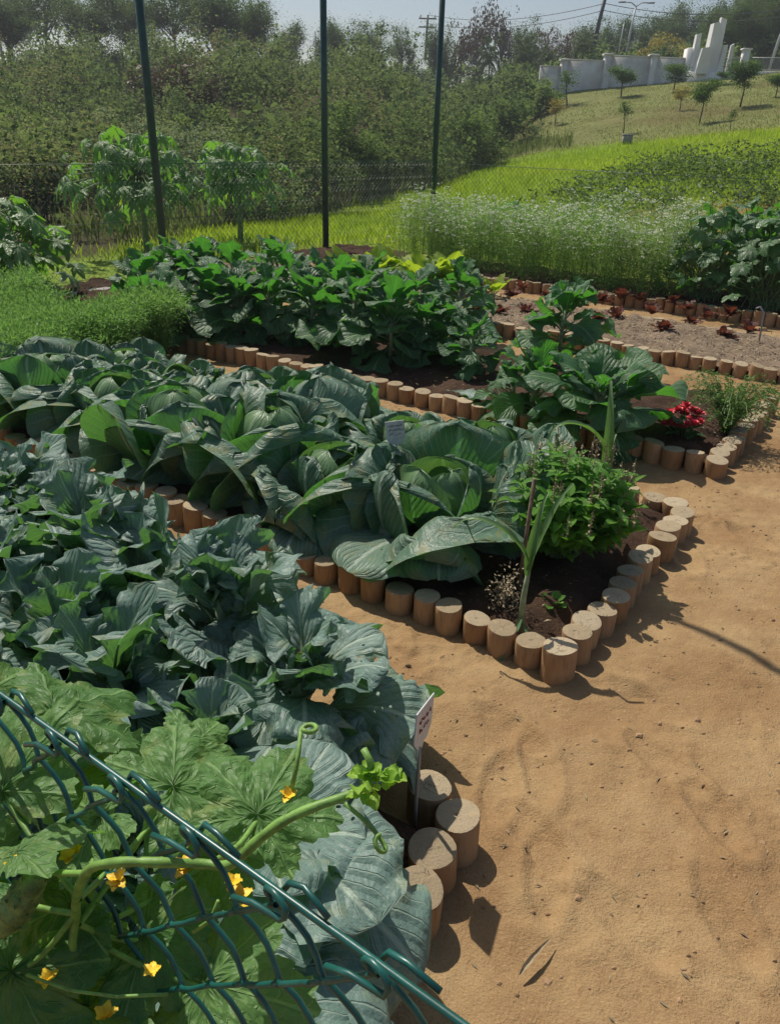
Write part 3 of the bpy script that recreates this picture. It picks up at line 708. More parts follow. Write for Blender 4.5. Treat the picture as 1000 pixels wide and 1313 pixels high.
KL = [((768, 512), .3, dict(H=.26, Lm=.50, nleaf=17, wr=.6), 'largest dark collard plant, leaves spread over the corner by the red flowers'),
      ((722, 425), .3, dict(H=.42, Lm=.42, nleaf=15), 'bushy collard behind the largest one, in front of the lettuce bed'),
      ((690, 500), .25, dict(H=.25, Lm=.36, nleaf=12), 'low collard with pale sunlit leaves left of the largest one'),
      ((655, 510), .15, dict(H=.2, Lm=.24, nleaf=9), 'small young collard behind the logs, right of the bare soil'),
      ((605, 450), .25, dict(H=.30, Lm=.30, nleaf=13), 'small bright collard standing between bare soil and dark bushes'),
      ((565, 430), .25, dict(H=.32, Lm=.32, nleaf=13), 'collard at the right edge of the dark leafy mass'),
      ((500, 430), .3, dict(H=.42, Lm=.42, nleaf=19), 'dark hanging collard bush in the middle of the kale bed'),
      ((455, 420), .3, dict(H=.45, Lm=.42, nleaf=18), 'dark collard bush overhanging the logs, left of the middle one'),
      ((530, 395), .3, dict(H=.42, Lm=.40, nleaf=16), 'tall collard behind the dark hanging bush'),
      ((590, 388), .3, dict(H=.42, Lm=.36, nleaf=15), 'blue-tinged collard beside the yellow-green chard'),
      ((400, 405), .3, dict(H=.42, Lm=.42, nleaf=15), 'bright collard with big flat top leaves behind the logs'),
      ((345, 400), .3, dict(H=.42, Lm=.40, nleaf=14), 'collard with a bright centre, second from the tall bare-stemmed one'),
      ((268, 385), .35, dict(H=.44, Lm=.46, nleaf=13), 'bare-stemmed tall collard beside the feathery foliage'),
      ((300, 355), .4, dict(H=.44, Lm=.42, nleaf=14), 'tall collard in the back row before the green fence pole'),
      ((225, 350), .4, dict(H=.46, Lm=.44, nleaf=14), 'collard under the left fence pole, with a dark broad leaf'),
      ((355, 345), .4, dict(H=.46, Lm=.42, nleaf=14), 'back collard with upright bright leaves, between two fence poles'),
      ((420, 365), .4, dict(H=.42, Lm=.40, nleaf=14), 'back collard left of the yellow-green chard'),
      ((470, 370), .4, dict(H=.46, Lm=.38, nleaf=14), 'back collard just in front of the chard'),
      ((205, 398), .3, dict(H=.40, Lm=.40, nleaf=14), 'collard low beside the feathery foliage, behind the log ends'),
      ((305, 400), .3, dict(H=.42, Lm=.40, nleaf=15), 'collard with dark hanging lower leaves left of the bright-centred one'),
      ((375, 372), .35, dict(H=.46, Lm=.40, nleaf=15), 'collard in the middle of the dense row, before the middle fence pole'),
      ((430, 392), .3, dict(H=.46, Lm=.42, nleaf=16), 'dark full collard between the bright one and the hanging bush'),
      ((260, 350), .4, dict(H=.48, Lm=.42, nleaf=14), 'collard at the very back between the left pole and the back row'),
      ((545, 425), .3, dict(H=.34, Lm=.34, nleaf=14), 'collard filling the right end of the dark leafy mass'),
      ((180, 365), .4, dict(H=.42, Lm=.42, nleaf=13), 'leftmost collard, leaning toward the fence')]
for (px, py), z, kw, lab in KL:
    collard(gp(px, py, z), lab, **kw)
# a cut leaf lying on the soil
mb = MB(); leaf(mb, (0, 0, 0), rad(-40), .34, .17, rad(6), rad(10), 'obovate', ruf=.05, nu=20, nv=13, rnd=.9, pet=.25, petw=.05)
tag(mb.build('fallen_leaf', M['brocc'], loc=tuple(at(572, 500, .10))), 'pale blue-green leaf lying on the soil behind the logs', 'leaf')

# chard: yellow-green
for i, (px, py, lab) in enumerate([(445, 345, 'leftmost yellow-green chard, between collards'), (480, 345, 'chard with dark gaps below its leaves, second from the left'), (515, 340, 'tallest yellow-green chard, in the middle of its row'),
                                   (545, 352, 'chard in front of the white-flowered coriander'), (575, 350, 'rightmost chard of the thick row'), (632, 372, 'small lone chard at the corner of the dry bed')]):
    t = thing('chard_plant', lab, 'chard plant', gp(px, py, .28 if i < 5 else .15), 'chard plants in the lettuce bed')
    mb = MB(); ls = MB(); a = R.random() * 6
    for j in range(26 if i < 5 else 11):
        az = a + j * 2.399; L = R.uniform(.34, .54) * (1 if i < 5 else .6)
        c = leaf(mb, (0, 0, 0), az, L, L * R.uniform(.34, .46), rad(R.uniform(48, 84)), rad(R.uniform(25, 70)), 'ovate', ruf=.06, nu=16, nv=9, rnd=R.random(), pet=.4, petw=.07, cup=.2)
        ls.tube(c[:8:2], np.linspace(.007, .004, 4), 5)
    mb.build('foliage', M['chard'], t); ls.build('leaf_stalks', M['stem_pale'], t)

# lettuce seedlings
LT = [(620, 382), (655, 380), (610, 400), (640, 402), (668, 372), (770, 388), (795, 383), (820, 385), (790, 408), (765, 412), (835, 402), (862, 390), (880, 398), (850, 425), (885, 415), (925, 432), (905, 408), (700, 382), (675, 400), (745, 392), (960, 425), (935, 405)]
for i, (px, py) in enumerate(LT):
    near = 'left part, before the collards hide it' if px < 700 else 'right part of the dry bed'
    t = thing('lettuce_seedling', f'small red lettuce seedling, {ordinal(i + 1)} counted from the left in the dry bed', 'lettuce', gp(px, py, .08, .075), 'red lettuce seedlings in the dry bed')
    mb = MB(); a = R.random() * 6
    for j in range(15):
        L = R.uniform(.07, .15)
        leaf(mb, (0, 0, 0), a + j * 2.399, L, L * .6, rad(R.uniform(15, 75)), rad(R.uniform(0, 50)), 'obovate', ruf=.12, nr=4, nu=11, nv=9, rnd=R.random(), lob=.15, petw=.15)
    mb.build('foliage', M['lettuce'], t)
LT[:] = []
# feathery mass (stuff)
def feathery():
    mb = MB(); cl = []
    for i in range(150):
        s, n = R.uniform(-7.6, -4.75), R.uniform(2.2, 3.85)
        cl.append((s, n))
    for i in range(30): cl.append((R.uniform(-5.4, -4.8), R.uniform(3.3, 4.0)))
    for s, n in cl:
        c = SN(s, n, .03); H = R.uniform(.24, .44) + .45 * max(0, vnoise(s * 2.2, n * 2.2, 5)); hb = R.normal() * .16
        for k in range(11):
            az = R.random() * 6.28; out = R.uniform(.10, .32)
            N = 100; u = np.sort(R.random(N) ** .6)
            path = np.stack([np.cos(az) * out * u, np.sin(az) * out * u, H * (1 - (1 - u) ** 1.7) * (1 - .22 * u ** 4)], -1)
            off = R.normal(size=(N, 3)) * (.028 + .02 * np.sin(PI * u))[:, None]
            mb.cards(c + path + off, R.uniform(.018, .04, N), np.clip(R.normal(.5, .18, N) + hb, 0, 1), .4, aspect=.28, dirs=off + np.array([0, 0, .015]))
            mb.tube(c + path[::20], .002, 3, rnd=.4, cap=False)
    tag(mb.build('feathery_foliage', M['fern']), 'feathery bright green carrot-like foliage filling the bed end at left', 'carrot foliage', kind='stuff')
feathery()
# coriander in flower (stuff)
def coriander():
    mb = MB()
    for i in range(640):
        s, n = R.uniform(-6.3, -2.45), R.uniform(8.9, 10.15)
        edge = min(1, (s + 6.4) / .5)
        c = SN(s, n, .06); H = (R.uniform(.74, .98) + .5 * vnoise(s * 1.6, n * 1.6, 3)) * (.62 + .38 * edge) * (.85 + .15 * min(1, (10.3 - n) / .4))
        lean = R.normal(size=2) * .08
        top = c + np.array([lean[0], lean[1], H])
        mb.tube([c, (c + top) / 2 + R.normal(size=3) * .012, top], [.003, .0024, .0012], 3, rnd=.35, cap=False)
        N = 170; u = R.random(N) ** .62
        off = R.normal(size=(N, 3)) * (.045 + .05 * u)[:, None] * np.array([1, 1, .7])
        dry = .35 if (s > -3.2 and R.random() < .5) else 0
        mb.cards(c + (top - c) * u[:, None] + off, R.uniform(.018, .045, N), np.clip(R.normal(.15, .18, N) + .45 * u + dry, 0, 1), .2, aspect=.2, dirs=off + np.array([0, 0, .06]))
        for k in range(int(R.integers(3, 8))):     # umbels
            q = top + R.normal(size=3) * np.array([.06, .06, .05]) - np.array([0, 0, R.random() ** 2 * .28])
            mb.tube([top - np.array([0, 0, .12]), q], .001, 3, rnd=.4, cap=False)
            n_ = 6
            mb.cards(q + R.normal(size=(n_, 3)) * np.array([.014, .014, .005]), .017, R.random(n_), 1., m=1, aspect=.9)
    tag(mb.build('flowering_coriander', [M['corileaf'], M['white_fl']]), 'dense strip of flowering coriander with tiny white umbels', 'coriander', kind='stuff')
coriander()
# squash plants
def lobed_plant(name, label, cat, p, n, H, spread, mat, L, depth=.25, lobes=5, group=None, stalk=True, serr=.04, droop=.35, stems=True, facing=.35):
    t = thing(name, label, cat, p, group); mb = MB(); st = MB()
    if stalk: st.tube([(0, 0, -.05), (R.normal() * .02, 0, H * .45), (0, 0, H * .8)], [.03, .024, .014], 8)
    for i in range(n):
        az = i * 2.399 + R.normal() * .3; f = (i + .5) / n
        el = R.uniform(.0, 1.25)
        rr = spread * math.cos(el) * R.uniform(.6, 1.12); z = H * (.22 + .72 * math.sin(el)) * R.uniform(.8, 1.12)
        c = np.array([rr * math.cos(az), rr * math.sin(az), z])
        out = np.array([math.cos(az), math.sin(az), R.uniform(-.75, .35)]) + R.normal(size=3) * .25
        nr_ = np.array([math.cos(az) * facing, math.sin(az) * facing, 1.]) + R.normal(size=3) * .42
        polar_leaf(mb, c, out, nr_, L * R.uniform(.65, 1.15), lobes, depth, serr, .05, droop * R.uniform(.5, 1.5), np.clip(R.normal(.5, .28), 0, 1), nr=6, na=49)
        b = np.array([0, 0, H * R.uniform(.15, .75)]) if stalk else np.array([R.normal() * .1, R.normal() * .1, 0])
        st.tube([b, b * .4 + c * .6 + np.array([0, 0, .06]), c], [.006, .005, .004], 5, cap=False)
    mb.build('foliage', M[mat], t); st.build('stalk', M['stem_green'], t)
    return t
for (s, n, H, lab) in [(-2.25, 9.3, 1.0, 'dark squash plant next to the coriander'), (-1.55, 9.2, 1.05, 'large dark squash plant with sun glints, in the middle of its group'), (-.9, 9.25, .9, 'squash plant toward the right, above the logs'),
                       (-1.9, 9.95, 1.05, 'squash plant with bright translucent leaves at the back left'), (-1.1, 10.0, 1.0, 'squash plant at the back right, near the red soil')]:
    lobed_plant('squash_plant', lab, 'squash plant', SN(s, n, .05), 135, H * 1.05, .56, 'squash', .125, .22, 5, 'squash plants in the coriander bed', stalk=False)
lobed_plant('squash_plant', 'low squash plant showing between fence pole and coriander top', 'squash plant', SN(-5.6, 10.9, 0), 14, .95, .25, 'squash', .15, .2, 5, 'squash plants in the coriander bed', stalk=False)
# wispy grey-green plant at right edge
t = thing('feathery_plant', 'wispy grey-green plant at the right frame edge beside the squash', 'plant', SN(-.35, 9.3, .05)); mb = MB()
for i in range(60):
    az = R.random() * 6.28; o = R.uniform(.05, .35); H = R.uniform(.4, .75); N = 30; u = R.random(N)
    path = np.stack([np.cos(az) * o * u, np.sin(az) * o * u, H * (1 - (1 - u) ** 1.6)], -1)
    mb.cards(path + R.normal(size=(N, 3)) * .025, .045, R.random(N), .1, aspect=.14, dirs=np.array([0, 0, .8]) + R.normal(size=(N, 3)) * .5)
mb.build('foliage', M['corileaf'], t)
# big lobed plant by the left fence + papayas beyond
lobed_plant('castor_plant', 'large-leaved glossy plant at the left frame edge inside the fence', 'leafy plant', (-3.95, 8.05, 0), 110, 1.15, .66, 'papaya', .20, .5, 7, droop=.45, facing=.4)
def papaya(p, label, H, n, spread):
    t = thing('papaya_tree', label, 'papaya tree', p, 'papaya trees beyond the fence'); mb = MB(); st = MB(); yl = MB()
    st.tube([(0, 0, -.3), (.02, 0, H * .5), (0, 0, H)], [.05, .042, .03], 8)
    for i in range(n):
        f = i / n; az = i * 2.399; e = rad(68 - 105 * (1 - f) + R.normal() * 14)
        Ls = spread * R.uniform(.35, 1.1)
        c = np.array([math.cos(az) * math.cos(e) * Ls, math.sin(az) * math.cos(e) * Ls, H + math.sin(e) * Ls * .55 - .02])
        c[2] -= .18 * R.random() * (1 - f) * H
        st.tube([(0, 0, H - .15 * (1 - f)), np.array([0, 0, H * .5]) + c * .5 + np.array([0, 0, .04]), c], [.008, .006, .005], 5, cap=False)
        out = np.array([math.cos(az), math.sin(az), -.5 + R.normal() * .2])
        yl = MB()
        polar_leaf(yl if i < 2 else mb, c, out, np.array([math.cos(az) * .6, math.sin(az) * .6, 1]) + R.normal(size=3) * .2, R.uniform(.15, .26), 7, .6, .09, .05, R.uniform(.5, 1.), np.clip(R.normal(.5, .25), 0, 1), nr=7, na=85)
        if i < 2: yl.build('yellow_leaf', M['chard'], t)
    mb.build('crown', M['papaya'], t); st.build('trunk', M['stem_green'], t)
pL = hit(170, 345); pR = hit(297, 318)
papaya((colx(165, 11.6), 11.6, -.03), 'papaya tree beyond the fence, left of the first green pole', 1.14, 120, 1.0)
papaya((colx(297, 13.2), 13.2, -.03), 'papaya tree beyond the fence with a yellow leaf, right of the first pole', 1.14, 90, .80)

# ------------------------------------------------------------------ basil, herbs, flowers, leek, sticks at the bed corners
def small_bush(name, label, cat, p, n, H, spread, mat, L, wr=.5, flowers=True):
    t = thing(name, label, cat, p); mb = MB(); st = MB(); fl = MB()
    for i in range(n):
        az = R.random() * 6.28; e = R.random() ** .6
        tip = np.array([math.cos(az) * spread * e, math.sin(az) * spread * e, H * R.uniform(.55, 1.) * (1 - .35 * e ** 2)])
        b = np.array([math.cos(az) * .05, math.sin(az) * .05, 0])
        pts = np.array([b, b * .5 + tip * .5 + np.array([0, 0, .05]), tip])
        st.tube(pts, [.004, .003, .0015], 4, cap=False)
        for k in range(9):
            u = .25 + .75 * (k + R.random()) / 9
            c = (1 - u) ** 2 * pts[0] + 2 * u * (1 - u) * pts[1] + u * u * pts[2]
            for side in (0, PI):
                l_ = L * R.uniform(.6, 1.2)
                leaf(mb, c, az + k * 1.57 + side + R.normal() * .4, l_, l_ * wr, rad(R.uniform(0, 50)), rad(R.uniform(20, 80)), 'ovate', ruf=.03, nu=7, nv=5, rnd=np.clip(R.normal(.5, .25), 0, 1), cup=.3)
        if flowers and i % 3 == 0:
            N = 26; u = R.random(N)
            fl.cards(tip + np.stack([R.normal(size=N) * .006, R.normal(size=N) * .006, u * .10], -1), .012, R.random(N), .3, aspect=.7)
            fl.tube([tip, tip + np.array([0, 0, .11])], .0015, 4, cap=False)
            fl.build('flower_spike', M['driedleaf'], t); fl = MB()
    mb.build('foliage', M[mat], t); st.build('stalk', M['stem_green'], t)
    return t
pb = gp(722, 672, .22)
small_bush('basil_bush', 'bright green basil bush with dry flower spikes, at the cabbage bed corner', 'basil', pb, 125, .50, .29, 'basil', .068)
t = thing('herb_bush', 'fine-leaved pale green herb spilling over the kale bed end logs', 'herb', gp(932, 545, .12)); mb = MB(); st = MB()
for i in range(150):
    az = R.random() * 6.28; e = R.random() ** .6; H = R.uniform(.15, .34); o = .36 * e
    N = 34; u = R.random(N)
    path = np.stack([np.cos(az) * o * u ** 1.1, np.sin(az) * o * u ** 1.1, H * np.sin(np.clip(u * (1.3 + e * 1.1), 0, 3)) + .02], -1)
    mb.cards(path + R.normal(size=(N, 3)) * .012, R.uniform(.014, .028, N), np.clip(R.normal(.5, .25, N), 0, 1), .3, aspect=.4)
    st.tube(path[np.argsort(u)][::8], .0015, 3, cap=False)
mb.build('foliage', M['herb'], t); st.build('stalk', M['stem_green'], t)
t = thing('red_flower', 'red-flowered plant at the kale bed corner, beside the pale herb', 'flower', gp(878, 548, .14)); mb = MB(); fl = MB(); st = MB()
for i in range(46):
    az = R.random() * 6.28; L = R.uniform(.05, .09)
    leaf(mb, (R.normal() * .04, R.normal() * .04, R.uniform(.02, .12)), az, L, L * .6, rad(R.uniform(0, 50)), rad(30), 'ovate', nu=8, nv=5, rnd=R.random())
for i in range(21):
    az = R.random() * 6.28; o = R.random() ** .5 * .14
    c = np.array([math.cos(az) * o - .02, math.sin(az) * o, R.uniform(.10, .21)])
    st.tube([(0, 0, 0), c], .002, 4, cap=False)
    for k in range(3):
        for j in range(7):
            leaf(fl, c + R.normal(size=3) * .004, j * .9 + k * .45, .036 - .007 * k, .028, rad(5 + 28 * k), rad(-5), 'obovate', nu=6, nv=5, rnd=R.random(), ruf=.03, petw=.3)
mb.build('foliage', M['kale'], t); fl.build('petals', M['red'], t); st.build('stalk', M['stem_green'], t)
# leek-like plants: straps
def straps(name, label, cat, p, specs, stem=None, mat='cabbage'):
    t = thing(name, label, cat, p); mb = MB(); st = MB()
    for az, L, W, a0, bend, z in specs:
        leaf(mb, (0, 0, z), az, L, W, a0, bend, 'strap', cup=.6, ruf=.04, nu=24, nv=7, rnd=R.uniform(.5, 1), tipback=R.uniform(.3, 1.6), petw=.3)
    if stem: st.tube(stem[0], stem[1], 8); st.build('stalk', M['stem_pale'], t)
    mb.build('foliage', M[mat], t)
    return t
M['strap'] = leaf_mat('strap_leaf', [(.06, .14, .05), (.10, .20, .08), (.17, .27, .13)], (.2, .32, .14), (.18, .38, .05), .35, .4, 2, .2, .03, .3, .5, .4)
pk = gp(668, 800, .09, .07)
straps('corn_stalk', 'thin pale stalk with three strap leaves at the cabbage bed front corner', 'corn stalk', pk,
       [(rad(170), .34, .035, rad(62), rad(95), .27), (rad(20), .34, .042, rad(72), rad(18), .24), (rad(60), .30, .035, rad(80), rad(10), .22), (rad(-120), .22, .02, rad(-35), rad(20), .05), (rad(-70), .16, .014, rad(-20), rad(40), .03)],
       ([(0, 0, -.02), (.0, .015, .12), (.01, .02, .27)], [.013, .011, .007]), 'strap')
straps('corn_stalk', 'tall strap-leaved stalk with a folded leaf behind the basil bush', 'corn stalk', gp(775, 610, .2),
       [(rad(70), .48, .05, rad(84), rad(20), .12), (rad(190), .46, .055, rad(75), rad(120), .2), (rad(60), .30, .03, rad(80), rad(30), .05)],
       ([(0, 0, -.02), (0, 0, .2)], [.012, .009]), 'strap')
def stick(name, label, cat, pts, r, mat='dryst'):
    mb = MB(); p = np.array(pts, float); b = p[0].copy(); mb.tube(p - b, r, 7)
    return tag(mb.build(name, M[mat], loc=tuple(b)), label, cat)
b = gp(663, 760, .07, .03)
stick('wooden_stake', 'thin brown stake standing between cabbage and basil', 'stake', [b, b + [.015, .03, .27], b + [.025, .05, .50]], [.009, .008, .008])
b = gp(792, 668, .07, .03)
stick('wooden_stake', 'thin leaning stick at the right side of the basil bush', 'stake', [b, b + [.02, .03, .12], b + [.05, .05, .27]], [.006, .005, .004])
t = thing('seedling', 'tiny bright green seedling on dark soil near the corner logs', 'seedling', gp(708, 772, .09, .07)); mb = MB()
for j in range(11): leaf(mb, (0, 0, 0), j * 2.4, R.uniform(.05, .08), .035, rad(R.uniform(15, 60)), rad(40), 'obovate', nu=9, nv=7, rnd=R.random(), lob=.15, ruf=.08, petw=.12, pet=.3)
mb.build('foliage', M['basil'], t)
t = thing('dead_weed', 'grey dead weed sprig at the back end of the cabbage bed', 'weed', gp(805, 650, .09, .07)); mb = MB()
for j in range(16):
    az = R.random() * 6.28; e = np.array([math.cos(az) * .1, math.sin(az) * .1, R.uniform(.08, .2)]) * R.uniform(.5, 1.2)
    mb.tube([(0, 0, 0), e * .5 + R.normal(size=3) * .01, e], [.002, .0015, .001], 4, cap=False)
    mb.cards(e + R.normal(size=(9, 3)) * .02, .014, R.random(9), .2)
mb.build('twigs', M['driedleaf'], t)
b = at(666, 1253, .006); e = at(704, 1205, .012); m_ = (b + e) / 2 + [.004, .004, .012]
t = thing('dry_leaf_blade', 'dried grey-green leaf blade lying on the sand in the foreground', 'dry leaf', b); mb = MB()
leaf(mb, (0, 0, .006), math.atan2(e[1] - b[1], e[0] - b[0]), np.linalg.norm(e - b) * 1.05, .012, rad(9), rad(16), 'strap', cup=1.2, nu=18, nv=7, petw=.2, ruf=.06); mb.build('blade', M['driedleaf'], t)
b = gp(972, 442, .07, .05)
stick('bent_pipe', 'thin grey bent pipe standing at the right of the dry bed', 'pipe', [b, b + [-.01, 0, .18], b + [-.02, 0, .30], b + [-.06, .01, .345], b + [-.09, .01, .33]], .008, 'metal')
# dried clump near the corn stalk
t = thing('dry_clump', 'brown dried flower clump beside the corn stalk base', 'dried plant', gp(645, 775, .09, .06)); mb = MB()
N = 420; q = R.normal(size=(N, 3)) * np.array([.028, .028, .05]) + np.array([0, 0, .07]); mb.cards(q, .016, R.random(N), .2); mb.tube([(0, 0, 0), (0, 0, .1)], .004, 5)
mb.build('seed_head', M['driedleaf'], t)

# ------------------------------------------------------------------ plant labels
def plate(w, h, d, point=True):
    """a tag with a pointed lower end, in the xz plane"""
    pts = np.array([(-w / 2, h), (w / 2, h), (w / 2, h * .32), (w * .28, h * .10), (w * .12, h * .10), (0.02 * w, -.02 * h), (-w * .12, h * .10), (-w * .28, h * .1), (-w / 2, h * .32)])
    return pts
def label_sign(name, label, p, rz, tilt, w, h, stake_h, ink, lines, bend):
    t = thing(name, label, 'plant label', p, None, rz)
    mb = MB(); pts = plate(w, h, .003); n = len(pts)
    V = [(x, -.0015, z) for x, z in pts] + [(x, .0015, z) for x, z in pts]
    q = [(i, (i + 1) % n, n + (i + 1) % n, n + i) for i in range(n)]
    tri = [(0, n - 1, i) for i in []]
    V += [(0, -.0015, h * .5), (0, .0015, h * .5)]
    tri = [(2 * n, (i + 1) % n, i) for i in range(n)] + [(2 * n + 1, n + i, n + (i + 1) % n) for i in range(n)]
    mb.add(V, q, tri)
    Mx = Matrix.Translation((bend, 0, stake_h)) @ Matrix.Rotation(tilt, 4, 'Y')
    o = mb.build('plate', M['tin'], t, smooth=False); o.matrix_local = Mx
    ik = MB()
    for z0, wd in lines:                          # two lines of handwriting strokes, too small to read in the photograph
        x = -wd / 2; k = 0
        while x < wd / 2:
            ww = R.uniform(.06, .12) * w
            m_ = 7; xs = np.linspace(x, x + ww, m_); zs = z0 * h + R.normal(size=m_) * h * .028
            ik.tube(np.stack([xs, np.full(m_, -.0032), zs], -1), w * .010, 4); x += ww * (1.15 if R.random() > .25 else 1.7)
    o2 = ik.build('handwriting', M[ink], t); o2.matrix_local = Mx
    st = MB(); st.tube([(0, 0.004, -.06), (-.006, .004, stake_h * .35), (bend * .6, .004, stake_h * .8), (bend, .004, stake_h + h * .12)], [.0055, .005, .005, .004], 8)
    st.build('stake', M['metal'], t)
    return t
pS = gp(535, 1056, .06, .05)
label_sign('plant_label', 'pale plant label with red handwriting on a bent stake by the logs', pS, rad(65), rad(6), .105, .125, .27, 'ink', [(.72, .07), (.5, .055)], -.004)
pS2 = gp(507, 615, .25, .05)
label_sign('plant_label', 'grey-white tag standing between raised cabbage leaves', pS2, rad(8), rad(-6), .085, .12, .36, 'graink', [(.82, .06), (.66, .06), (.5, .05)], 0)

# ------------------------------------------------------------------ fences
def chainlink(mb, o, d, length, ztop, zbot, a, h, r, ns, phase=0, wob=.0):
    o = np.array(o, float); d = np.array(d, float); nrm = np.array([-d[1], d[0], 0])
    n = int(length / a); nz = int((ztop - zbot) / (h / 2))
    for i in range(n):
        pts = []
        for j in range(nz + 1):
            right = (i + j + phase) % 2 == 0
            x = (i + 1) * a if right else i * a
            z = ztop - j * h / 2
            sg = 1 if right else -1
            for k, dy in ((-1, 1), (0, 0), (1, -1)):
                xx = x + sg * (r * .9 if k == 0 else -r * 1.4); zz = z - k * r * 1.3
                w = wob * (math.sin(x * 9 + z * 7) + math.sin(x * 23 + z * 5)) if wob else 0
                pts.append(o + d * xx + nrm * (dy * r * .9 * sg + w) + np.array([0, 0, zz]))
        if ns > 4:
            q_ = np.array(pts); o_ = [q_[0]]
            for k in range(1, len(q_)):
                if k % 3 == 0:
                    for f_ in (.25, .5, .75): o_.append(q_[k - 1] * (1 - f_) + q_[k] * f_ + (d * .0035 + nrm * .0025) * math.sin(PI * f_) + R.normal(size=3) * .0004)
                o_.append(q_[k])
            pts = o_
        mb.tube(pts, r, ns, cap=False)
# tall boundary fence
PL = np.array([-2.94, 10.16, 0]); PM = np.array([-1.09, 12.35, 0]); PR = np.array([.60, 14.5, 0])
dl = (PR - PL) / np.linalg.norm(PR - PL)
f = thing('boundary_fence', 'tall green chain link fence with high posts along the far side of the garden', 'fence', tuple(PL))
mb = MB(); st0 = PL - dl * 4.6
chainlink(mb, st0 - PL, dl, np.linalg.norm(PR - st0), 1.28, .02, .038, .076, .0019, 3, wob=.006)
mb.build('wire_mesh', M['pole'], f)
mb = MB()
for z in (1.28, .65, .04): mb.tube([st0 - PL + [0, 0, z], PL * 0 + [0, 0, z - .008], PR - PL + [0, 0, z]], .0035, 5)
mb.build('tension_wire', M['pole'], f)
for P_, lab in ((PL, 'left tall post'), (PM, 'middle tall post'), (PR, 'right tall post at the fence corner')):
    mb = MB(); q = P_ - PL
    mb.tube([q + [0, 0, -.2], q + [0, 0, 4.6]], .047, 14); o = mb.build('post', M['pole'], f); o['label'] = lab
f2 = thing('low_fence', 'low green chain link fence running right behind the coriander and squash', 'fence', tuple(PR))
mb = MB(); run = EE
chainlink(mb, (0, 0, 0), run, 9.5, 1.25, .02, .038, .076, .0019, 3, wob=.006)
mb.build('wire_mesh', M['pole'], f2)
mb = MB()
for z in (1.25, .04): mb.tube([(0, 0, z), run * 4 + [0, 0, z - .015], run * 9.5 + [0, 0, z]], .0035, 5)
mb.build('tension_wire', M['pole'], f2)
mb = MB(); mb.tube([run * 9.5 + [0, 0, -.1], run * 9.5 + [0, 0, 1.35]], .03, 10); mb.build('post', M['pole'], f2)
# pale kerb strip at the foot of the far fence
mb = MB(); c0 = at(40, 392); c1 = at(185, 372); d_ = (c1 - c0) / np.linalg.norm(c1 - c0)
mb.box((c0 + c1) / 2 + [0, 0, .03], (np.linalg.norm(c1 - c0) + 1.5, .16, .10), math.atan2(d_[1], d_[0]), bev=.01)
tag(mb.build('kerb', M['concrete']), kind='structure')
# foreground fence, seen from above its top wire
FZ, FN = 1.2, .245
fo = SN(-2.0, FN)
ff = thing('wire_fence', 'green coated chain link fence in the left foreground with twisted top knots', 'fence', tuple(fo))
K0 = -.494
a_ = .0405; n0 = math.ceil((K0 - (-2.0)) / (2 * a_)); x0 = K0 - 2 * a_ * n0 + 2.0     # first knot offset
mb = MB()
chainlink(mb, EE * (x0 - a_), EE, 2.9, FZ - .004, .25, a_, .082, .0023, 8, phase=0, wob=.003)
mb.build('wire_mesh', M['fence'], ff)
mb = MB(); xs = np.linspace(-.2, 3.2, 40)
mb.tube([EE * x + NN * .004 * math.sin(x * 5) + np.array([0, 0, FZ + .003 * math.sin(x * 7)]) for x in xs], .0027, 10)
mb.build('top_wire', M['fence'], ff)
mb = MB()
for k in range(34):
    c = EE * (x0 + 2 * a_ * k) + np.array([0, 0, FZ])
    jit = lambda: R.normal() * .002
    th = np.linspace(-.6, 4.6, 14)
    lp = [c + EE * (.004 + .011 * math.cos(t_) + jit() * .3) + NN * (-.010 + .002 * t_) + np.array([0, 0, .009 * math.sin(t_) + .003]) for t_ in th]
    mb.tube([c - EE * .030 - NN * .013 + np.array([0, 0, -.010 + jit()]), c - EE * .012 - NN * .012 + np.array([0, 0, -.004])] + lp, .0023, 8)
    mb.tube([c - EE * .004 + NN * .008 + np.array([0, 0, -.008]), c + EE * .002 + NN * .009 + np.array([0, 0, .004]), c + EE * .016 + NN * .008 + np.array([0, 0, .008 + jit()]), c + EE * (.040 + jit()) + NN * (.004 + jit()) + np.array([0, 0, .004 + jit()])], .0023, 8)
mb.build('twisted_knots', M['fence'], ff)
for x in (.02, 2.98):
    mb = MB(); mb.tube([EE * x - NN * .03 + np.array([0, 0, -.02]), EE * x - NN * .03 + np.array([0, 0, 1.26])], .02, 10); mb.build('post', M['fence'], ff)
# leaning pole added out of view to cast the shadow stripe over the sand
SUN_H = .70; SDIR = np.array([.55, -.835, 0.])            # shadow offset per metre of height
q0, q1 = at(822, 772), at(1000, 862)
dq = (q1 - q0) / np.linalg.norm(q1 - q0)
tipz = 3.6
tip = q0 - SDIR * SUN_H * tipz + np.array([0, 0, tipz]); base = q0 + dq * 3.6
mb = MB(); mb.tube([np.zeros(3), (tip - base) * .5, tip - base], [.034, .028, .022], 12)
tag(mb.build('shadow_pole', M['pole'], loc=tuple(base)), 'leaning pole added outside the frame to throw the thin shadow over the sand', 'pole')

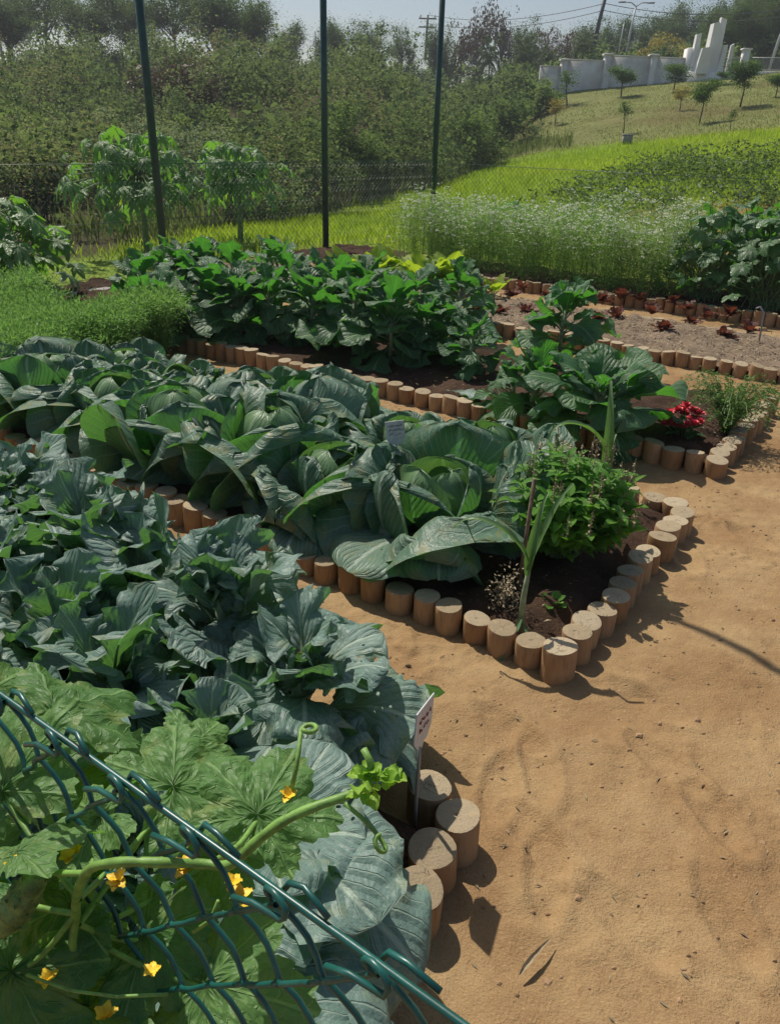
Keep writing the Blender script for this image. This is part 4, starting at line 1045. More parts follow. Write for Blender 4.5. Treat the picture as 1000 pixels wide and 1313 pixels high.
# ------------------------------------------------------------------ cucumber vine over the foreground fence
vine = thing('cucumber_vine', 'cucumber vine with yellow flowers climbing the foreground wire fence', 'cucumber vine', tuple(SN(-.75, .42)))
vo = np.array(vine.location)
mb = MB(); stv = MB(); tn = MB()
LV = [(72, 912, 1.08, 60, .150, (.0, 0, 1)), (222, 1010, 1.06, 40, .155, (.05, -.25, 1)), (128, 1048, 1.07, 200, .120, (-.1, -.2, 1)), (330, 1045, 1.10, 75, .115, (.15, -.35, 1)), (5, 1015, 1.10, 100, .14, (.1, -.3, 1)),
      (22, 1092, 1.12, 10, .085, (0, -.2, 1)), (15, 1245, 1.0, 250, .15, (0, -.7, .7)), (185, 1200, .98, 330, .13, (.1, -.2, 1)), (262, 1262, .95, 350, .15, (.0, -.2, 1)), (92, 1160, 1.02, 200, .12, (0, -.4, 1)),
      (110, 1290, .95, 260, .13, (0, -.3, 1)), (250, 955, 1.02, 70, .10, (.1, -.1, 1)), (20, 940, 1.0, 140, .14, (0, -.3, 1)), (150, 985, 1.0, 110, .13, (0, -.1, 1)), (-10, 1130, 1.05, 180, .14, (0, -.3, 1)),
      (60, 1210, .92, 300, .13, (0, -.4, 1)), (200, 1300, .90, 280, .14, (0, -.3, 1)), (40, 1000, .98, 20, .13, (0, -.2, 1)), (280, 1090, .98, 300, .10, (0, -.3, 1)), (-40, 900, 1.0, 60, .15, (0, -.2, 1)), (40, 1330, .95, 200, .14, (0, -.4, 1)), (330, 1330, .85, 340, .12, (0, -.2, 1))]
main = [SN(-.70, .46, .1), SN(-.62, .44, .6), at(118, 1235, .95), at(98, 1172, 1.05), at(110, 1120, 1.135), at(150, 1106, 1.16), at(205, 1106, 1.165), at(262, 1108, 1.155), at(296, 1108, 1.16), at(330, 1078, 1.18), at(365, 1052, 1.195), at(405, 1034, 1.205), at(445, 1020, 1.21), at(478, 1004, 1.215)]
def smooth(pts, k=6):
    p = np.array(pts); p = np.concatenate([2 * p[:1] - p[1:2], p, 2 * p[-1:] - p[-2:-1]]); out = []
    for i in range(1, len(p) - 2):
        for f in np.arange(k) / k:
            out.append(.5 * ((2 * p[i]) + (p[i + 1] - p[i - 1]) * f + (2 * p[i - 1] - 5 * p[i] + 4 * p[i + 1] - p[i + 2]) * f * f + (3 * p[i] - p[i - 1] - 3 * p[i + 1] + p[i + 2]) * f ** 3))
    out.append(p[-2]); return np.array(out)
_mr = np.interp(np.linspace(0, 1, 6 * 13 + 1), np.linspace(0, 1, 14), [.0045, .0045, .0045, .0045, .0045, .0046, .0046, .0045, .0046, .0048, .0047, .0044, .004, .003]) * (1 + .05 * np.sin(np.arange(79) * 1.1))
stv.tube(smooth(main) - vo, _mr[:len(smooth(main))] * .82, 10)
for px, py, z, az, L, nr_ in LV:
    c = at(px, py, z) - vo; a = rad(az)
    polar_leaf(mb, c, (math.cos(a), math.sin(a), R.uniform(-.25, .1)), np.array(nr_) + R.normal(size=3) * .28, L * R.uniform(.62, .82), 5, .32, .035, .055, .25, np.clip(R.normal(.5, .25), 0, 1), nr=18, na=121)
    mm = np.array([np.array(main[i]) * (1 - f) + np.array(main[i + 1]) * f for i in range(1, 10) for f in (0, .2, .4, .6, .8)]) - vo
    m0 = mm[np.argmin(np.linalg.norm(mm - c - [0, 0, .05], axis=1))]
    stv.tube(smooth([m0, m0 * .45 + c * .55 - np.array([0, 0, .012]), c - np.array([0, 0, .006])], 4), .0026, 7, cap=False)
tipc = at(480, 1002, 1.215) - vo; tl = MB()
for i in range(26):
    az = R.random() * 6.28; L = R.uniform(.007, .017)
    leaf(tl, tipc + R.normal(size=3) * np.array([.008, .008, .006]), az, L, L * .8, rad(R.uniform(-10, 80)), rad(R.uniform(40, 140)), 'ovate', ruf=.1, nu=8, nv=7, rnd=R.uniform(.8, 1), cup=.4)
mb.build('foliage', M['cuke'], vine); tl.build('growing_tip', M['cuketip'], vine); stv.build('stem', M['stem_vine'], vine)
def tendril(pts, r=.0016, curl=0.):
    p = [np.array(q) - vo for q in pts]
    if curl:
        e = p[-1]; d = e - p[-2]; d /= np.linalg.norm(d); up = np.array([0, 0, 1.]); s_ = np.cross(d, up)
        for t_ in np.linspace(.4, 5.6, 12): p.append(e + (d * math.sin(t_) + s_ * (1 - math.cos(t_))) * curl + up * t_ * .001)
    tn = MB(); tn.tube(p, r, 6); tn.build('tendril', M['stem_vine'], vine)
tendril([at(372, 1022, 1.20), at(380, 985, 1.225), at(384, 955, 1.235), at(386, 938, 1.235)], .0020, .006)
tendril([at(442, 1030, 1.21), at(468, 1052, 1.20), at(484, 1070, 1.195), at(492, 1082, 1.19)], .0018, .005)
tendril([at(478, 1000, 1.215), at(474, 975, 1.23), at(466, 960, 1.235)], .0028)
tendril([at(35, 1250, 1.02), at(90, 1270, 1.03), at(150, 1278, 1.04), at(215, 1275, 1.05)], .0014)
tendril([at(280, 1155, 1.12), at(270, 1180, 1.1), at(248, 1195, 1.09)], .0016)
for px, py, z, s in [(370, 1021, 1.205, .011), (240, 1113, 1.15, .016), (306, 1150, 1.12, .016), (300, 1132, 1.13, .012), (152, 1128, 1.12, .014), (88, 1100, 1.12, .013), (20, 1112, 1.12, .013), (150, 1133, 1.1, .012), (62, 1256, 1.0, .014), (195, 1245, 1.02, .012), (135, 1302, .98, .016), (98, 1092, 1.11, .010)]:
    mb = MB(); c = at(px, py, z) - vo; a = R.random() * 6
    for j in range(5):
        leaf(mb, c, a + j * 1.2566, s * .72, s * .55, rad(R.uniform(10, 60)), rad(R.uniform(-20, 60)), 'ovate', ruf=.08, nu=8, nv=7, rnd=R.random(), cup=.2, petw=.3)
    mb.build('flower', M['yellow'], vine)
mb = MB(); b = at(52, 1118, 1.12) - vo; e = at(-2, 1200, 1.06) - vo
u = np.linspace(0, 1, 26)[:, None]; path = b * (1 - u) + e * u; rr = .0135 * np.sqrt(np.clip(np.sin(PI * np.clip(u[:, 0] * .96 + .03, 0, 1)), 0, 1)) * (1 + R.normal(size=26) * .06)
mb.tube(path, rr, 14); dd = R.normal(size=(90, 3)); dd /= np.linalg.norm(dd, axis=1)[:, None]; k = R.integers(3, 24, 90)
mb.cards(path[k] + dd * rr[k][:, None], .005, .5, .2, aspect=.8)
mb.build('cucumber_fruit', M['cucumber'], vine)

# ------------------------------------------------------------------ debris on the sand
mb = MB()
def inpath(p):
    s, n = p @ EE, p @ NN
    return s > -.55 or (1.35 < n < 2.0) or (3.6 < n < 4.15)
k = 0
while k < 2600:
    p = np.array([R.uniform(-.3, 4), R.uniform(.6, 6) ** 1., 0])
    if not inpath(p): continue
    k += 1; s = R.uniform(.003, .010) * (1.8 if R.random() < .04 else 1)
    th = np.arange(5) / 5 * 2 * PI; a = R.normal(size=(2,)) * .2
    z0 = float(sand_h(np.array(p[0]), np.array(p[1]))) + .003
    ring = np.stack([np.cos(th) * s * R.uniform(.6, 1.2, 5), np.sin(th) * s * R.uniform(.5, 1), np.full(5, z0)], -1) + p * [1, 1, 0]
    topv = ring.mean(0) + np.array([0, 0, s * R.uniform(.4, .8)]); mid = ring * .55 + topv * .45 + np.array([0, 0, s * .15])
    V = np.concatenate([ring, mid, topv[None]])
    mb.add(V, [(i, (i + 1) % 5, 5 + (i + 1) % 5, 5 + i) for i in range(5)], [(5 + i, 5 + (i + 1) % 5, 10) for i in range(5)])
N = 1500; P = np.stack([R.uniform(-.2, 4, N), R.uniform(.6, 6, N), np.zeros(N)], -1); P = P[[inpath(p) for p in P]]
P[:, 2] = sand_h(P[:, 0], P[:, 1]) + .006
mb.cards(P, R.uniform(.008, .03, len(P)), R.random(len(P)), 1., m=1, aspect=.22, dirs=R.normal(size=(len(P), 3)) * [1, 1, .08])
tag(mb.build('gravel', [M['pebble'], M['driedleaf']], smooth=False), 'scattered small stones and dry leaf bits on the sand', 'gravel', kind='stuff')
mb = MB()        # mulch on the dry bed and leaf crumbs on the dark soil
N = 9000; s = R.uniform(-6, -.3, N); n = R.uniform(6.55, 7.85, N)
P = np.outer(s, EE) + np.outer(n, NN); P[:, 2] = .095
mb.cards(P + R.normal(size=P.shape) * [0, 0, .008], R.uniform(.02, .06, N), R.random(N), 1., aspect=.16, dirs=R.normal(size=(N, 3)) * [1, 1, .15])
N = 1500; s = R.uniform(-7, -.85, N); n = np.where(R.random(N) < .5, R.uniform(2.2, 3.4, N), R.uniform(4.35, 5.6, N))
P = np.outer(s, EE) + np.outer(n, NN); P[:, 2] = .095
mb.cards(P, R.uniform(.01, .035, N), R.random(N), 1., aspect=.3, dirs=R.normal(size=(N, 3)) * [1, 1, .2])
tag(mb.build('mulch', M['driedleaf']), 'dry straw mulch scattered over the bed soil', 'mulch', kind='stuff')

# ------------------------------------------------------------------ fields and thicket beyond the fence
def blades(name, label, mat, n, fn, hmin, hmax, w, dirz=1.):
    P = fn(n); N = len(P)
    mb = MB(); L = R.uniform(hmin, hmax, N)
    P[:, 2] = terr(P[:, 0], P[:, 1]) - .03 + L * .4
    d = R.normal(size=(N, 3)) * .35; d[:, 2] = dirz
    rn = np.clip(.5 + fbm(P[:, 0] * .3, P[:, 1] * .3, 3, 2) * .7 + R.normal(size=N) * .18, 0, 1)
    mb.cards(P, L, rn, 0., aspect=w, dirs=d)
    return tag(mb.build(name, M[mat]), label, name.replace('_', ' '), kind='stuff')
def meadow(n):
    y = 11 + 26 * R.random(n) ** .8; x = R.uniform(-.5, .62, n) * np.maximum(y, 8)
    nn_ = x * NN[0] + y * NN[1]; s = x * EE[0] + y * EE[1]
    k = (y < edge_y(x) + R.normal(size=n) * .4) & ((nn_ > 10.7 + .9 * (s > -3)) | (s < -8.2))
    r = x / y
    k &= ~((r > .24) & (y < 18) & (R.random(n) < .75)) 
    return np.stack([x, y, 0 * x], -1)[k]
blades('meadow_grass', 'lime green sunlit grass of the meadow beyond the fence', 'grass', 120000, meadow, .10, .26, .10)
def lawnf(n):
    y = 33 + 27 * R.random(n); x = R.uniform(.08, .62, n) * y
    return np.stack([x, y, 0 * x], -1)[y > edge_y(x)]
blades('lawn_grass', 'short olive green grass on the slope below the white wall', 'lawn', 42000, lawnf, .04, .10, .4)
def cropf(n):
    row = R.integers(0, 9, n); y0 = 17.5 + row * 1.2; x = R.uniform(.12, .62, n) * y0
    y = y0 + (x - .3 * y0) * -.25 + R.normal(size=n) * .14 + x * 0
    k = x / y > .13 + .016 * row + .05 * R.random(n)
    clump = vnoise(x * 2.3, row * 7.7, 4) > -.18
    return np.stack([x, y, 0 * x], -1)[k & clump]
mb = MB(); P = cropf(22000); P = P[R.random(len(P)) < .35 + 1.1 * np.clip(vnoise(P[:, 0] * .5, P[:, 1] * .5, 6) + .25, 0, 1)]; H = R.random(len(P)) ** .9 * .42
P[:, 2] = terr(P[:, 0], P[:, 1]) + H; P[:, :2] += R.normal(size=(len(P), 2)) * .08
mb.cards(P, R.uniform(.08, .2, len(P)), np.clip(R.normal(.45, .22, len(P)) + H * .2, 0, 1), .2, aspect=.3)
tag(mb.build('crop_rows', M['crop']), 'rows of dark green crop plants in the sloping field at right', 'crop rows', kind='stuff')

def bush_pts(n, rx, rz, k=9, seed=None):
    """leaf positions in an uneven dome"""
    c = R.normal(size=(k, 3)) * [rx * .45, rx * .45, rz * .22]; c[:, 2] = np.abs(c[:, 2]) + rz * R.uniform(.25, .75, k)
    rad_ = R.uniform(.25, .5, k) * min(rx, rz)
    j = R.integers(0, k, n); d = R.normal(size=(n, 3)); d /= np.linalg.norm(d, axis=1)[:, None]
    return c[j] + d * (rad_[j] * R.random(n) ** .22)[:, None], j, c, rad_
CLEAR = [(188, 17.5, 125), (240, 22, 60), (60, 24, 120), (440, 28, 90)]
def thicket():
    mb = MB(); tw = 0
    y = 14.5
    while y < 58:
        step = 1.0 + (y - 14) * .05
        for x in np.arange(-.62 * y, min(.2 * y, 12), step * 1.22):
            xx, yy = x + R.normal() * step * .4, y + R.normal() * step * .4
            if yy > 34 and xx / yy > .13: continue
            if yy < edge_y(np.array(xx)) + .8: continue
            if xx / yy > .16: continue
            g = vnoise(xx * .21, yy * .21, 31) + .5
            rz = (.8 + 1.5 * g + R.random() * .9) * (1. + .006 * (yy - 14)); rx = rz * R.uniform(.45, .8)
            if yy - edge_y(np.array(xx)) < 2.5: rz *= .62
            n = int(1500 + 500 * R.random()) if yy < 30 else 1000
            if any(abs(xx / yy - colx(q[0], 1.)) < q[2] * .42 * .0009 and yy < q[1] + .8 for q in CLEAR): continue
            P, j, bc, br = bush_pts(n, rx, rz, 14)
            P += [xx, yy, float(terr(xx, yy)) - .2]
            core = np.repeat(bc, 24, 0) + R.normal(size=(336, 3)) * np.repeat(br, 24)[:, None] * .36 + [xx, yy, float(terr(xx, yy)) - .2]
            mb.cards(core, np.repeat(br, 24) * .32, .05, .3, aspect=.7)  # oversized dark cards added inside each bush to block light through it
            b = np.clip(.44 + 1.3 * fbm(xx * .13, yy * .13, 2, 8) + R.normal() * .30, 0, 1); jb = R.normal(size=14) * .09
            mb.cards(P, R.uniform(.045, .11, n) * (.5 + .018 * yy), np.clip(b + jb[j] + R.normal(size=n) * .08, 0, 1), .5, aspect=R.uniform(.5, .8))
            for q in range(4):                    # bare twigs and stems poking through
                e = np.array([xx, yy, float(terr(xx, yy)) - .2]) + R.normal(size=3) * [rx * .5, rx * .5, 0]
                mb.tube([e, e + [R.normal() * .15, 0, rz * .6], e + [R.normal() * .4, R.normal() * .3, rz * R.uniform(.6, 1.0)]], [.016, .011, .004], 3, rnd=.9, m=1, cap=False)
        y += step
    tag(mb.build('thicket', [M['scrub'], M['palebark']]), 'olive and brown scrub thicket covering the valley side', 'thicket', kind='stuff')
thicket()
def weeds(n):
    y = R.uniform(13, 40, n); x = R.uniform(-.6, .2, n) * y
    e = edge_y(x); k = (y > e - .2) & (y < e + 3.0 + 2 * vnoise(x * .4, y * .4, 2))
    return np.stack([x, y, 0 * x], -1)[k]
blades('tall_weeds', 'tall olive weeds along the edge of the meadow', 'reed', 42000, weeds, .25, .85, .06)

# ------------------------------------------------------------------ trees
def skeleton(mb, H, cr, nl, r0, z0=.35, m=0, twigs=0):
    """trunk and limbs; returns limb ends"""
    ends = []
    b = np.array([R.normal() * .03 * H, R.normal() * .03 * H, H * z0])
    top = b + np.array([R.normal() * .04 * H, R.normal() * .04 * H, H * .42])
    mb.tube([(0, 0, -.4), b * .5, b, (b + top) / 2, top], [r0, r0 * .85, r0 * .7, r0 * .45, r0 * .2], 7)
    for i in range(nl):
        f = R.random(); s = b + (top - b) * f; az = i * 2.399 + R.normal() * .3
        e = s + np.array([math.cos(az) * cr * R.uniform(.5, 1), math.sin(az) * cr * R.uniform(.5, 1), H * R.uniform(.12, .42) * (1 - .4 * f)])
        e[2] = min(e[2], H * .96)
        mid = (s + e) / 2 + np.array([0, 0, .03 * H])
        mb.tube([s, mid, e], [r0 * .4, r0 * .25, r0 * .1], 5, cap=False); ends += [e, mid]
        for j in range(twigs):
            q = mid + (e - mid) * R.random(); w = q + R.normal(size=3) * [cr * .22, cr * .22, H * .07] + [0, 0, H * .06]
            mb.tube([q, (q + w) / 2 + R.normal(size=3) * .02 * H, w], [r0 * .10, r0 * .07, r0 * .035], 3, cap=False); ends.append(w)
    ends.append(top)
    return np.array(ends)
def tree_proto(H, cr, nl, n, leafsz, mat, clump=.22, twigs=2, r0=None, bark='bark', z0=.35, name='tree', aspect=.5):
    t = bpy.data.objects.new(name, None); COL.objects.link(t)
    mb = MB(); e = skeleton(mb, H, cr, nl, r0 or H * .022, z0, twigs=twigs); mb.build('trunk', M[bark], t)
    cb = MB(); j = R.integers(0, len(e), n); d = R.normal(size=(n, 3))
    cs = R.uniform(.55, 1.35, len(e))
    P = e[j] + d * (clump * cr * cs[j])[:, None] * [1, 1, .62]
    if clump * cr > .5: k_ = R.integers(0, len(e), 9 * len(e)); cb.cards(e[k_] + R.normal(size=(len(k_), 3)) * clump * cr * .35, clump * cr * .5, .1, .3, aspect=.7)  # larger dark cards added inside the crown so less light gets through
    shade = R.normal(size=len(e)) * .16
    cb.cards(P, leafsz * R.uniform(.6, 1.4, n), np.clip(.45 + shade[j] + R.normal(size=n) * .12, 0, 1), .3, aspect=aspect)
    cb.build('crown', M[mat], t)
    return t
PROTO = {
    'dense': [tree_proto(8, 2.6, 18, 17000, .15, 'tree', .26, aspect=.65) for i in range(3)],
    'airy': [tree_proto(9, 3.0, 15, 9000, .13, 'tree', .23, twigs=4, bark='palebark', aspect=.6) for i in range(3)],
    'bare': [tree_proto(8, 2.4, 13, 420, .16, 'brownleaf', .25, twigs=9, bark='palebark') for i in range(2)],
    'brown': [tree_proto(6, 2.2, 12, 6000, .12, 'brownleaf', .28, twigs=5)],
    'sap': [tree_proto(2.4, R.uniform(.65, .85), int(R.integers(7, 14)), 4200, .10, 'sapling', R.uniform(.26, .38), z0=R.uniform(.25, .38), aspect=.6) for i in range(3)],
    'yel': [tree_proto(2.2, .6, 9, 900, .12, 'yellowleaf', .30, z0=.3, bark='palebark')],
    'thin': [tree_proto(2.0, .4, 7, 500, .11, 'sapling', .35, z0=.25)],
}
def palm_proto():
    t = bpy.data.objects.new('palm_tree', None); COL.objects.link(t)
    mb = MB(); mb.tube([(0, 0, -.4), (.08, 0, 1.6), (0, .05, 3.2)], [.16, .12, .09], 8); mb.build('trunk', M['palebark'], t)
    cb = MB()
    for i in range(22):
        az = i * 2.399; f = i / 22; a0 = rad(75 - 70 * f); u = np.linspace(0, 1, 12)
        ang = a0 - u * rad(70 + 40 * f); L = R.uniform(1.5, 2.1)
        c = np.stack([np.cumsum(np.cos(ang)) * L / 12, 0 * u, 3.2 + np.cumsum(np.sin(ang)) * L / 12], -1)
        Rz = np.array([[math.cos(az), math.sin(az), 0], [-math.sin(az), math.cos(az), 0], [0, 0, 1]])
        c = c @ Rz; sd = np.array([-math.sin(az), math.cos(az), 0])
        cb.tube(c, .02, 3, cap=False)
        k = R.integers(1, 12, 70); sg = np.sign(R.normal(size=70))
        dr = sd * sg[:, None] * .8 + (c[k] - c[k - 1]) * 3 + np.array([0, 0, -.35])
        dr /= np.linalg.norm(dr, axis=1)[:, None]
        cb.cards(c[k] + dr * .22, .5, np.clip(R.normal(.5, .2, 70), 0, 1), .3, aspect=.12, dirs=dr)
    cb.build('crown', M['palm'], t)
    return t
PROTO['palm'] = [palm_proto() for i in range(2)]
_used = set()
def plant_tree(kind, px, Y, ytop, wpx, label, name, cat, group=None, base=None):
    """a tree whose top reaches image row ytop when standing at depth Y in column px"""
    pr = PROTO[kind][random.randrange(len(PROTO[kind]))]
    H0 = {'dense': 8, 'airy': 9, 'bare': 8, 'brown': 6, 'sap': 2.5, 'yel': 2.3, 'thin': 2.1, 'palm': 4.3}[kind]
    W0 = {'dense': 7., 'airy': 7.5, 'bare': 6.2, 'brown': 6., 'sap': 2., 'yel': 1.6, 'thin': 1.1, 'palm': 3.6}[kind]
    if base is not None: p = np.array(base)
    else: x = colx(px, Y); p = np.array([x, Y, float(terr(x, Y))])
    d = ray(px, ytop); zt = EYE + d[2] * p[1] / d[1]
    H = zt - p[2]; W = wpx * .9 / 990 * p[1]
    sx = W / W0; sz = H / H0
    o = dup(pr, tuple(p), R.random() * 6.28, (sx, sx, sz), label)
    o.name = name; o['category'] = cat
    if group: o['group'] = group
    return o
SKY = [('dense', 912, 67, 18, 60, 'dark leafy'), ('dense', 948, 66, 6, 70, 'dark leafy'), ('dense', 985, 68, -4, 80, 'dark leafy'), ('dense', 20, 57, 6, 90, 'dark leafy'), ('dense', 330, 60, 12, 60, 'dark leafy'), ('airy', 22, 60, -12, 130, 'airy'), ('airy', 70, 62, -20, 110, 'airy'), ('dense', 128, 58, -6, 105, 'dark leafy'), ('dense', 185, 62, 2, 80, 'dark leafy'), ('airy', 232, 60, -14, 110, 'airy'), ('dense', 275, 58, -2, 100, 'dark leafy'),
       ('airy', 318, 62, 2, 80, 'airy'), ('dense', 372, 72, 36, 50, 'dark leafy'), ('dense', 425, 72, 34, 54, 'dark leafy'), ('airy', 478, 74, 30, 70, 'airy'), ('airy', 520, 78, 38, 50, 'airy'), ('dense', 560, 80, 44, 50, 'dark leafy'),
       ('bare', 612, 82, 17, 44, 'bare twiggy'), ('bare', 640, 80, 20, 46, 'bare twiggy'), ('bare', 590, 84, 36, 50, 'bare twiggy'), ('dense', 668, 84, 44, 54, 'dark leafy'), ('brown', 722, 82, 44, 50, 'brown'), ('brown', 690, 86, 42, 50, 'brown'),
       ('dense', 783, 86, 30, 52, 'dark leafy'), ('dense', 828, 88, 26, 64, 'dark leafy'), ('dense', 868, 92, 14, 60, 'dark leafy'), ('airy', 850, 84, 26, 50, 'airy'), ('dense', 906, 84, 26, 54, 'dark leafy'), ('dense', 926, 78, 2, 70, 'dark leafy'), ('dense', 962, 74, -14, 90, 'dark leafy'), ('dense', 1000, 72, -8, 80, 'dark leafy'), ('dense', 750, 90, 40, 60, 'dark leafy')]
NAMES = {'airy': ('airy_tree', 'tree'), 'dense': ('leafy_tree', 'tree'), 'bare': ('bare_tree', 'tree'), 'brown': ('brown_tree', 'tree')}
for i, (k, px, Y, yt, w, adj) in enumerate(sorted(SKY, key=lambda a: a[1])):
    side = 'on the left ridge' if px < 345 else 'on the middle skyline' if px < 600 else 'on the skyline above the white wall' if px < 900 else 'on the skyline behind the stone monument'
    plant_tree(k, px, Y, yt, w, f'{adj} tree {side}, {ordinal(i + 1)} skyline tree from the left', NAMES[k][0], NAMES[k][1], 'trees along the skyline')
for i, (px, Y, yt, w) in enumerate([(625, 66, 44, 36), (668, 66, 46, 42), (700, 64, 58, 36), (742, 64, 44, 40), (768, 68, 52, 30), (795, 66, 50, 30), (832, 68, 44, 36)]):
    plant_tree('palm', px, Y, yt, w, f'small feathery palm behind the white wall, {ordinal(i + 1)} palm from the left', 'palm_tree', 'palm', 'palms behind the white wall')
# trees of the lawn slope
for kind, px, pyb, yt, w, lab in [('thin', 727, 134, 86, 28, 'slender sapling with a round top in front of the wall corner'), ('yel', 711, 160, 122, 26, 'yellow-green sapling at the thicket edge of the lawn'), ('sap', 796, 124, 87, 40, 'round-crowned sapling in front of the white wall, left of the yellow one'),
                                  ('thin', 799, 170, 126, 22, 'thin young sapling rising above the stone block'), ('sap', 863, 118, 82, 34, 'green sapling close to the wall behind the yellow tree'), ('yel', 871, 142, 106, 28, 'small yellow-leaved tree in the middle of the lawn'),
                                  ('sap', 896, 157, 103, 38, 'vase-shaped dark sapling right of the yellow tree'), ('sap', 948, 137, 79, 44, 'largest dark round sapling on the lawn, near the railing'), ('sap', 994, 124, 96, 30, 'bushy sapling at the right frame edge on the lawn'),
                                  ('thin', 936, 166, 138, 14, 'tiny leafless-looking sapling low on the lawn at right'), ('sap', 925, 108, 92, 22, 'small shrub beside the railing wall')]:
    b = hit(px, pyb)
    plant_tree(kind, px, b[1], yt, w, lab, 'sapling', 'sapling', 'saplings on the lawn slope', base=b)
for k, l_ in PROTO.items():                       # prototypes themselves are not part of the place
    for o in l_:
        for c in list(o.children): bpy.data.objects.remove(c)
        bpy.data.objects.remove(o)
# single shrubs one can tell apart in the thicket
for px, Y, yt, w, mat, lab in [(188, 17.5, 132, 125, 'palebush', 'large pale grey-green shrub behind the left fence pole'), (240, 22, 125, 60, 'bush', 'dark green shrub right of the left fence pole'), (245, 40, 62, 120, 'brownleaf', 'reddish brown shrub high on the thicket slope'),
                               (60, 24, 125, 150, 'bush', 'rounded olive shrub at the left edge of the thicket'), (440, 28, 118, 100, 'bush', 'mid green shrub behind the middle fence pole'), (655, 44, 112, 70, 'bush', 'dark bushy shrub at the thicket edge beside the lawn'), (600, 36, 130, 90, 'bush', 'grey-green shrub right of the right fence pole'),
                               (690, 52, 96, 60, 'bush', 'bushy green shrub covering the left end of the white wall'), (840, 66, 38, 70, 'yellowleaf', 'patch of pale yellow bush behind the wall, left of the monument'), (40, 18, 178, 90, 'bush', 'low sunlit shrub left of the papaya trees')]:
    x = colx(px, Y); z = float(terr(x, Y)); H = EYE + ray(px, yt)[2] * Y / ray(px, yt)[1] - z; W = w * .9 / 990 * Y
    t = thing('shrub', lab, 'shrub', (x, Y, z - .1), 'shrubs of the thicket'); mb = MB(); tb = MB()
    n = 6000; P, j, bc, br = bush_pts(n, W * .5, H * .85, 26); kz = H / max(P[:, 2].max(), .1); P[:, 2] *= kz; bc[:, 2] *= kz
    mb.cards(np.repeat(bc, 16, 0) + R.normal(size=(416, 3)) * np.repeat(br, 16)[:, None] * .33, np.repeat(br, 16) * .4, .1, .3, aspect=.7)  # big dark cards added within the shrub to stop light passing
    mb.cards(P, R.uniform(.6, 1.4, n) * (.035 + .0018 * Y), np.clip(R.normal(.5, .2, n), 0, 1), .6, aspect=.6); mb.build('foliage', M[mat], t)
    for q in range(7):
        e = P[R.integers(0, n)]
        tb.tube([(R.normal() * .1, R.normal() * .1, -.1), e * [.5, .5, .6], e], [.03, .02, .006], 4, cap=False)
    tb.build('branches', M['bark'], t)
# far wood filling the ridge
def farwood():
    mb = MB()
    for i in range(380):
        px = R.uniform(-120, 1120); Y = R.uniform(62, 112); x = colx(px, Y); z = float(terr(x, Y))
        yt = np.interp(px, [-100, 330, 360, 420, 560, 700, 860, 930, 1100], [62, 62, 76, 62, 60, 62, 44, 22, 14]) + R.uniform(0, 30)
        H = max(1.5, EYE + ray(px, yt)[2] * Y / ray(px, yt)[1] - z); rx = R.uniform(1.2, 2.6)
        n = 1000; P, j, bc, br = bush_pts(n, rx, H * .82, 14); P += [x, Y, z - .3]
        mb.cards(np.repeat(bc, 6, 0) + R.normal(size=(84, 3)) * np.repeat(br, 6)[:, None] * .3 + [x, Y, z - .3], np.repeat(br, 6) * .6, .05, .3, aspect=.8)  # dark filler cards added inside each far crown to block light
        b = R.uniform(.1, .6)
        mb.cards(P, R.uniform(.14, .3, n), np.clip(b + R.normal(size=n) * .08, 0, 1), .5, aspect=.7)
        mb.tube([(x, Y, z - .4), (x + R.normal() * .3, Y, z + H * .7)], [.12, .04], 4, rnd=.2, m=1, cap=False)
    tag(mb.build('distant_wood', [M['scrub'], M['bark']]), 'hazy mass of distant woodland along the ridge', 'woodland', kind='stuff')
farwood()

# ------------------------------------------------------------------ white wall, monument, railing, poles
def zat(px, py, Y):
    d = ray(px, py); return EYE + d[2] * Y / d[1]
WY = 58.
w = thing('white_wall', 'long white stepped wall with capped pillars at the top of the lawn', 'wall', (colx(775, WY), WY, zat(775, 112, WY)))
wo = np.array(w.location)
def pbox(mb, x0, x1, yt, yb, Y, dep, bev=.0, below=1.2):
    a, b = colx(x0, Y), colx(x1, Y); zt = zat((x0 + x1) / 2, yt, Y); zb = zat((x0 + x1) / 2, yb, Y) - below
    mb.box(((a + b) / 2 - wo[0], Y - wo[1], (zt + zb) / 2 - wo[2]), (b - a, dep, zt - zb), bev=bev)
for x0, x1, yt in [(690, 716, 86), (724, 770, 78), (778, 828, 73), (836, 873, 75)]:
    mb = MB(); pbox(mb, x0, x1, yt, 125, WY, .22, .02); pbox(mb, x0, x1, yt - 1.6, yt, WY, .3, .0, below=.001); mb.build('panel', M['wall'], w)
for px, yt in [(720, 78), (774, 71), (832, 72)]:
    mb = MB(); pbox(mb, px - 4, px + 4, yt, 125, WY, .55, .02); pbox(mb, px - 5.5, px + 5.5, yt - 2.4, yt, WY, .75, .02, below=.001); mb.build('pillar', M['wall'], w)
mo = thing('stone_monument', 'white stepped stone monument with a tall pointed slab at the wall end', 'monument', (colx(898, WY), WY, zat(898, 108, WY)))
wo = np.array(mo.location)
mb = MB(); pbox(mb, 874.5, 935, 92.5, 118, WY - .3, 1.2, .03); pbox(mb, 872, 885, 62, 118, WY, .9, .03); mb.build('base', M['wall2'], mo)
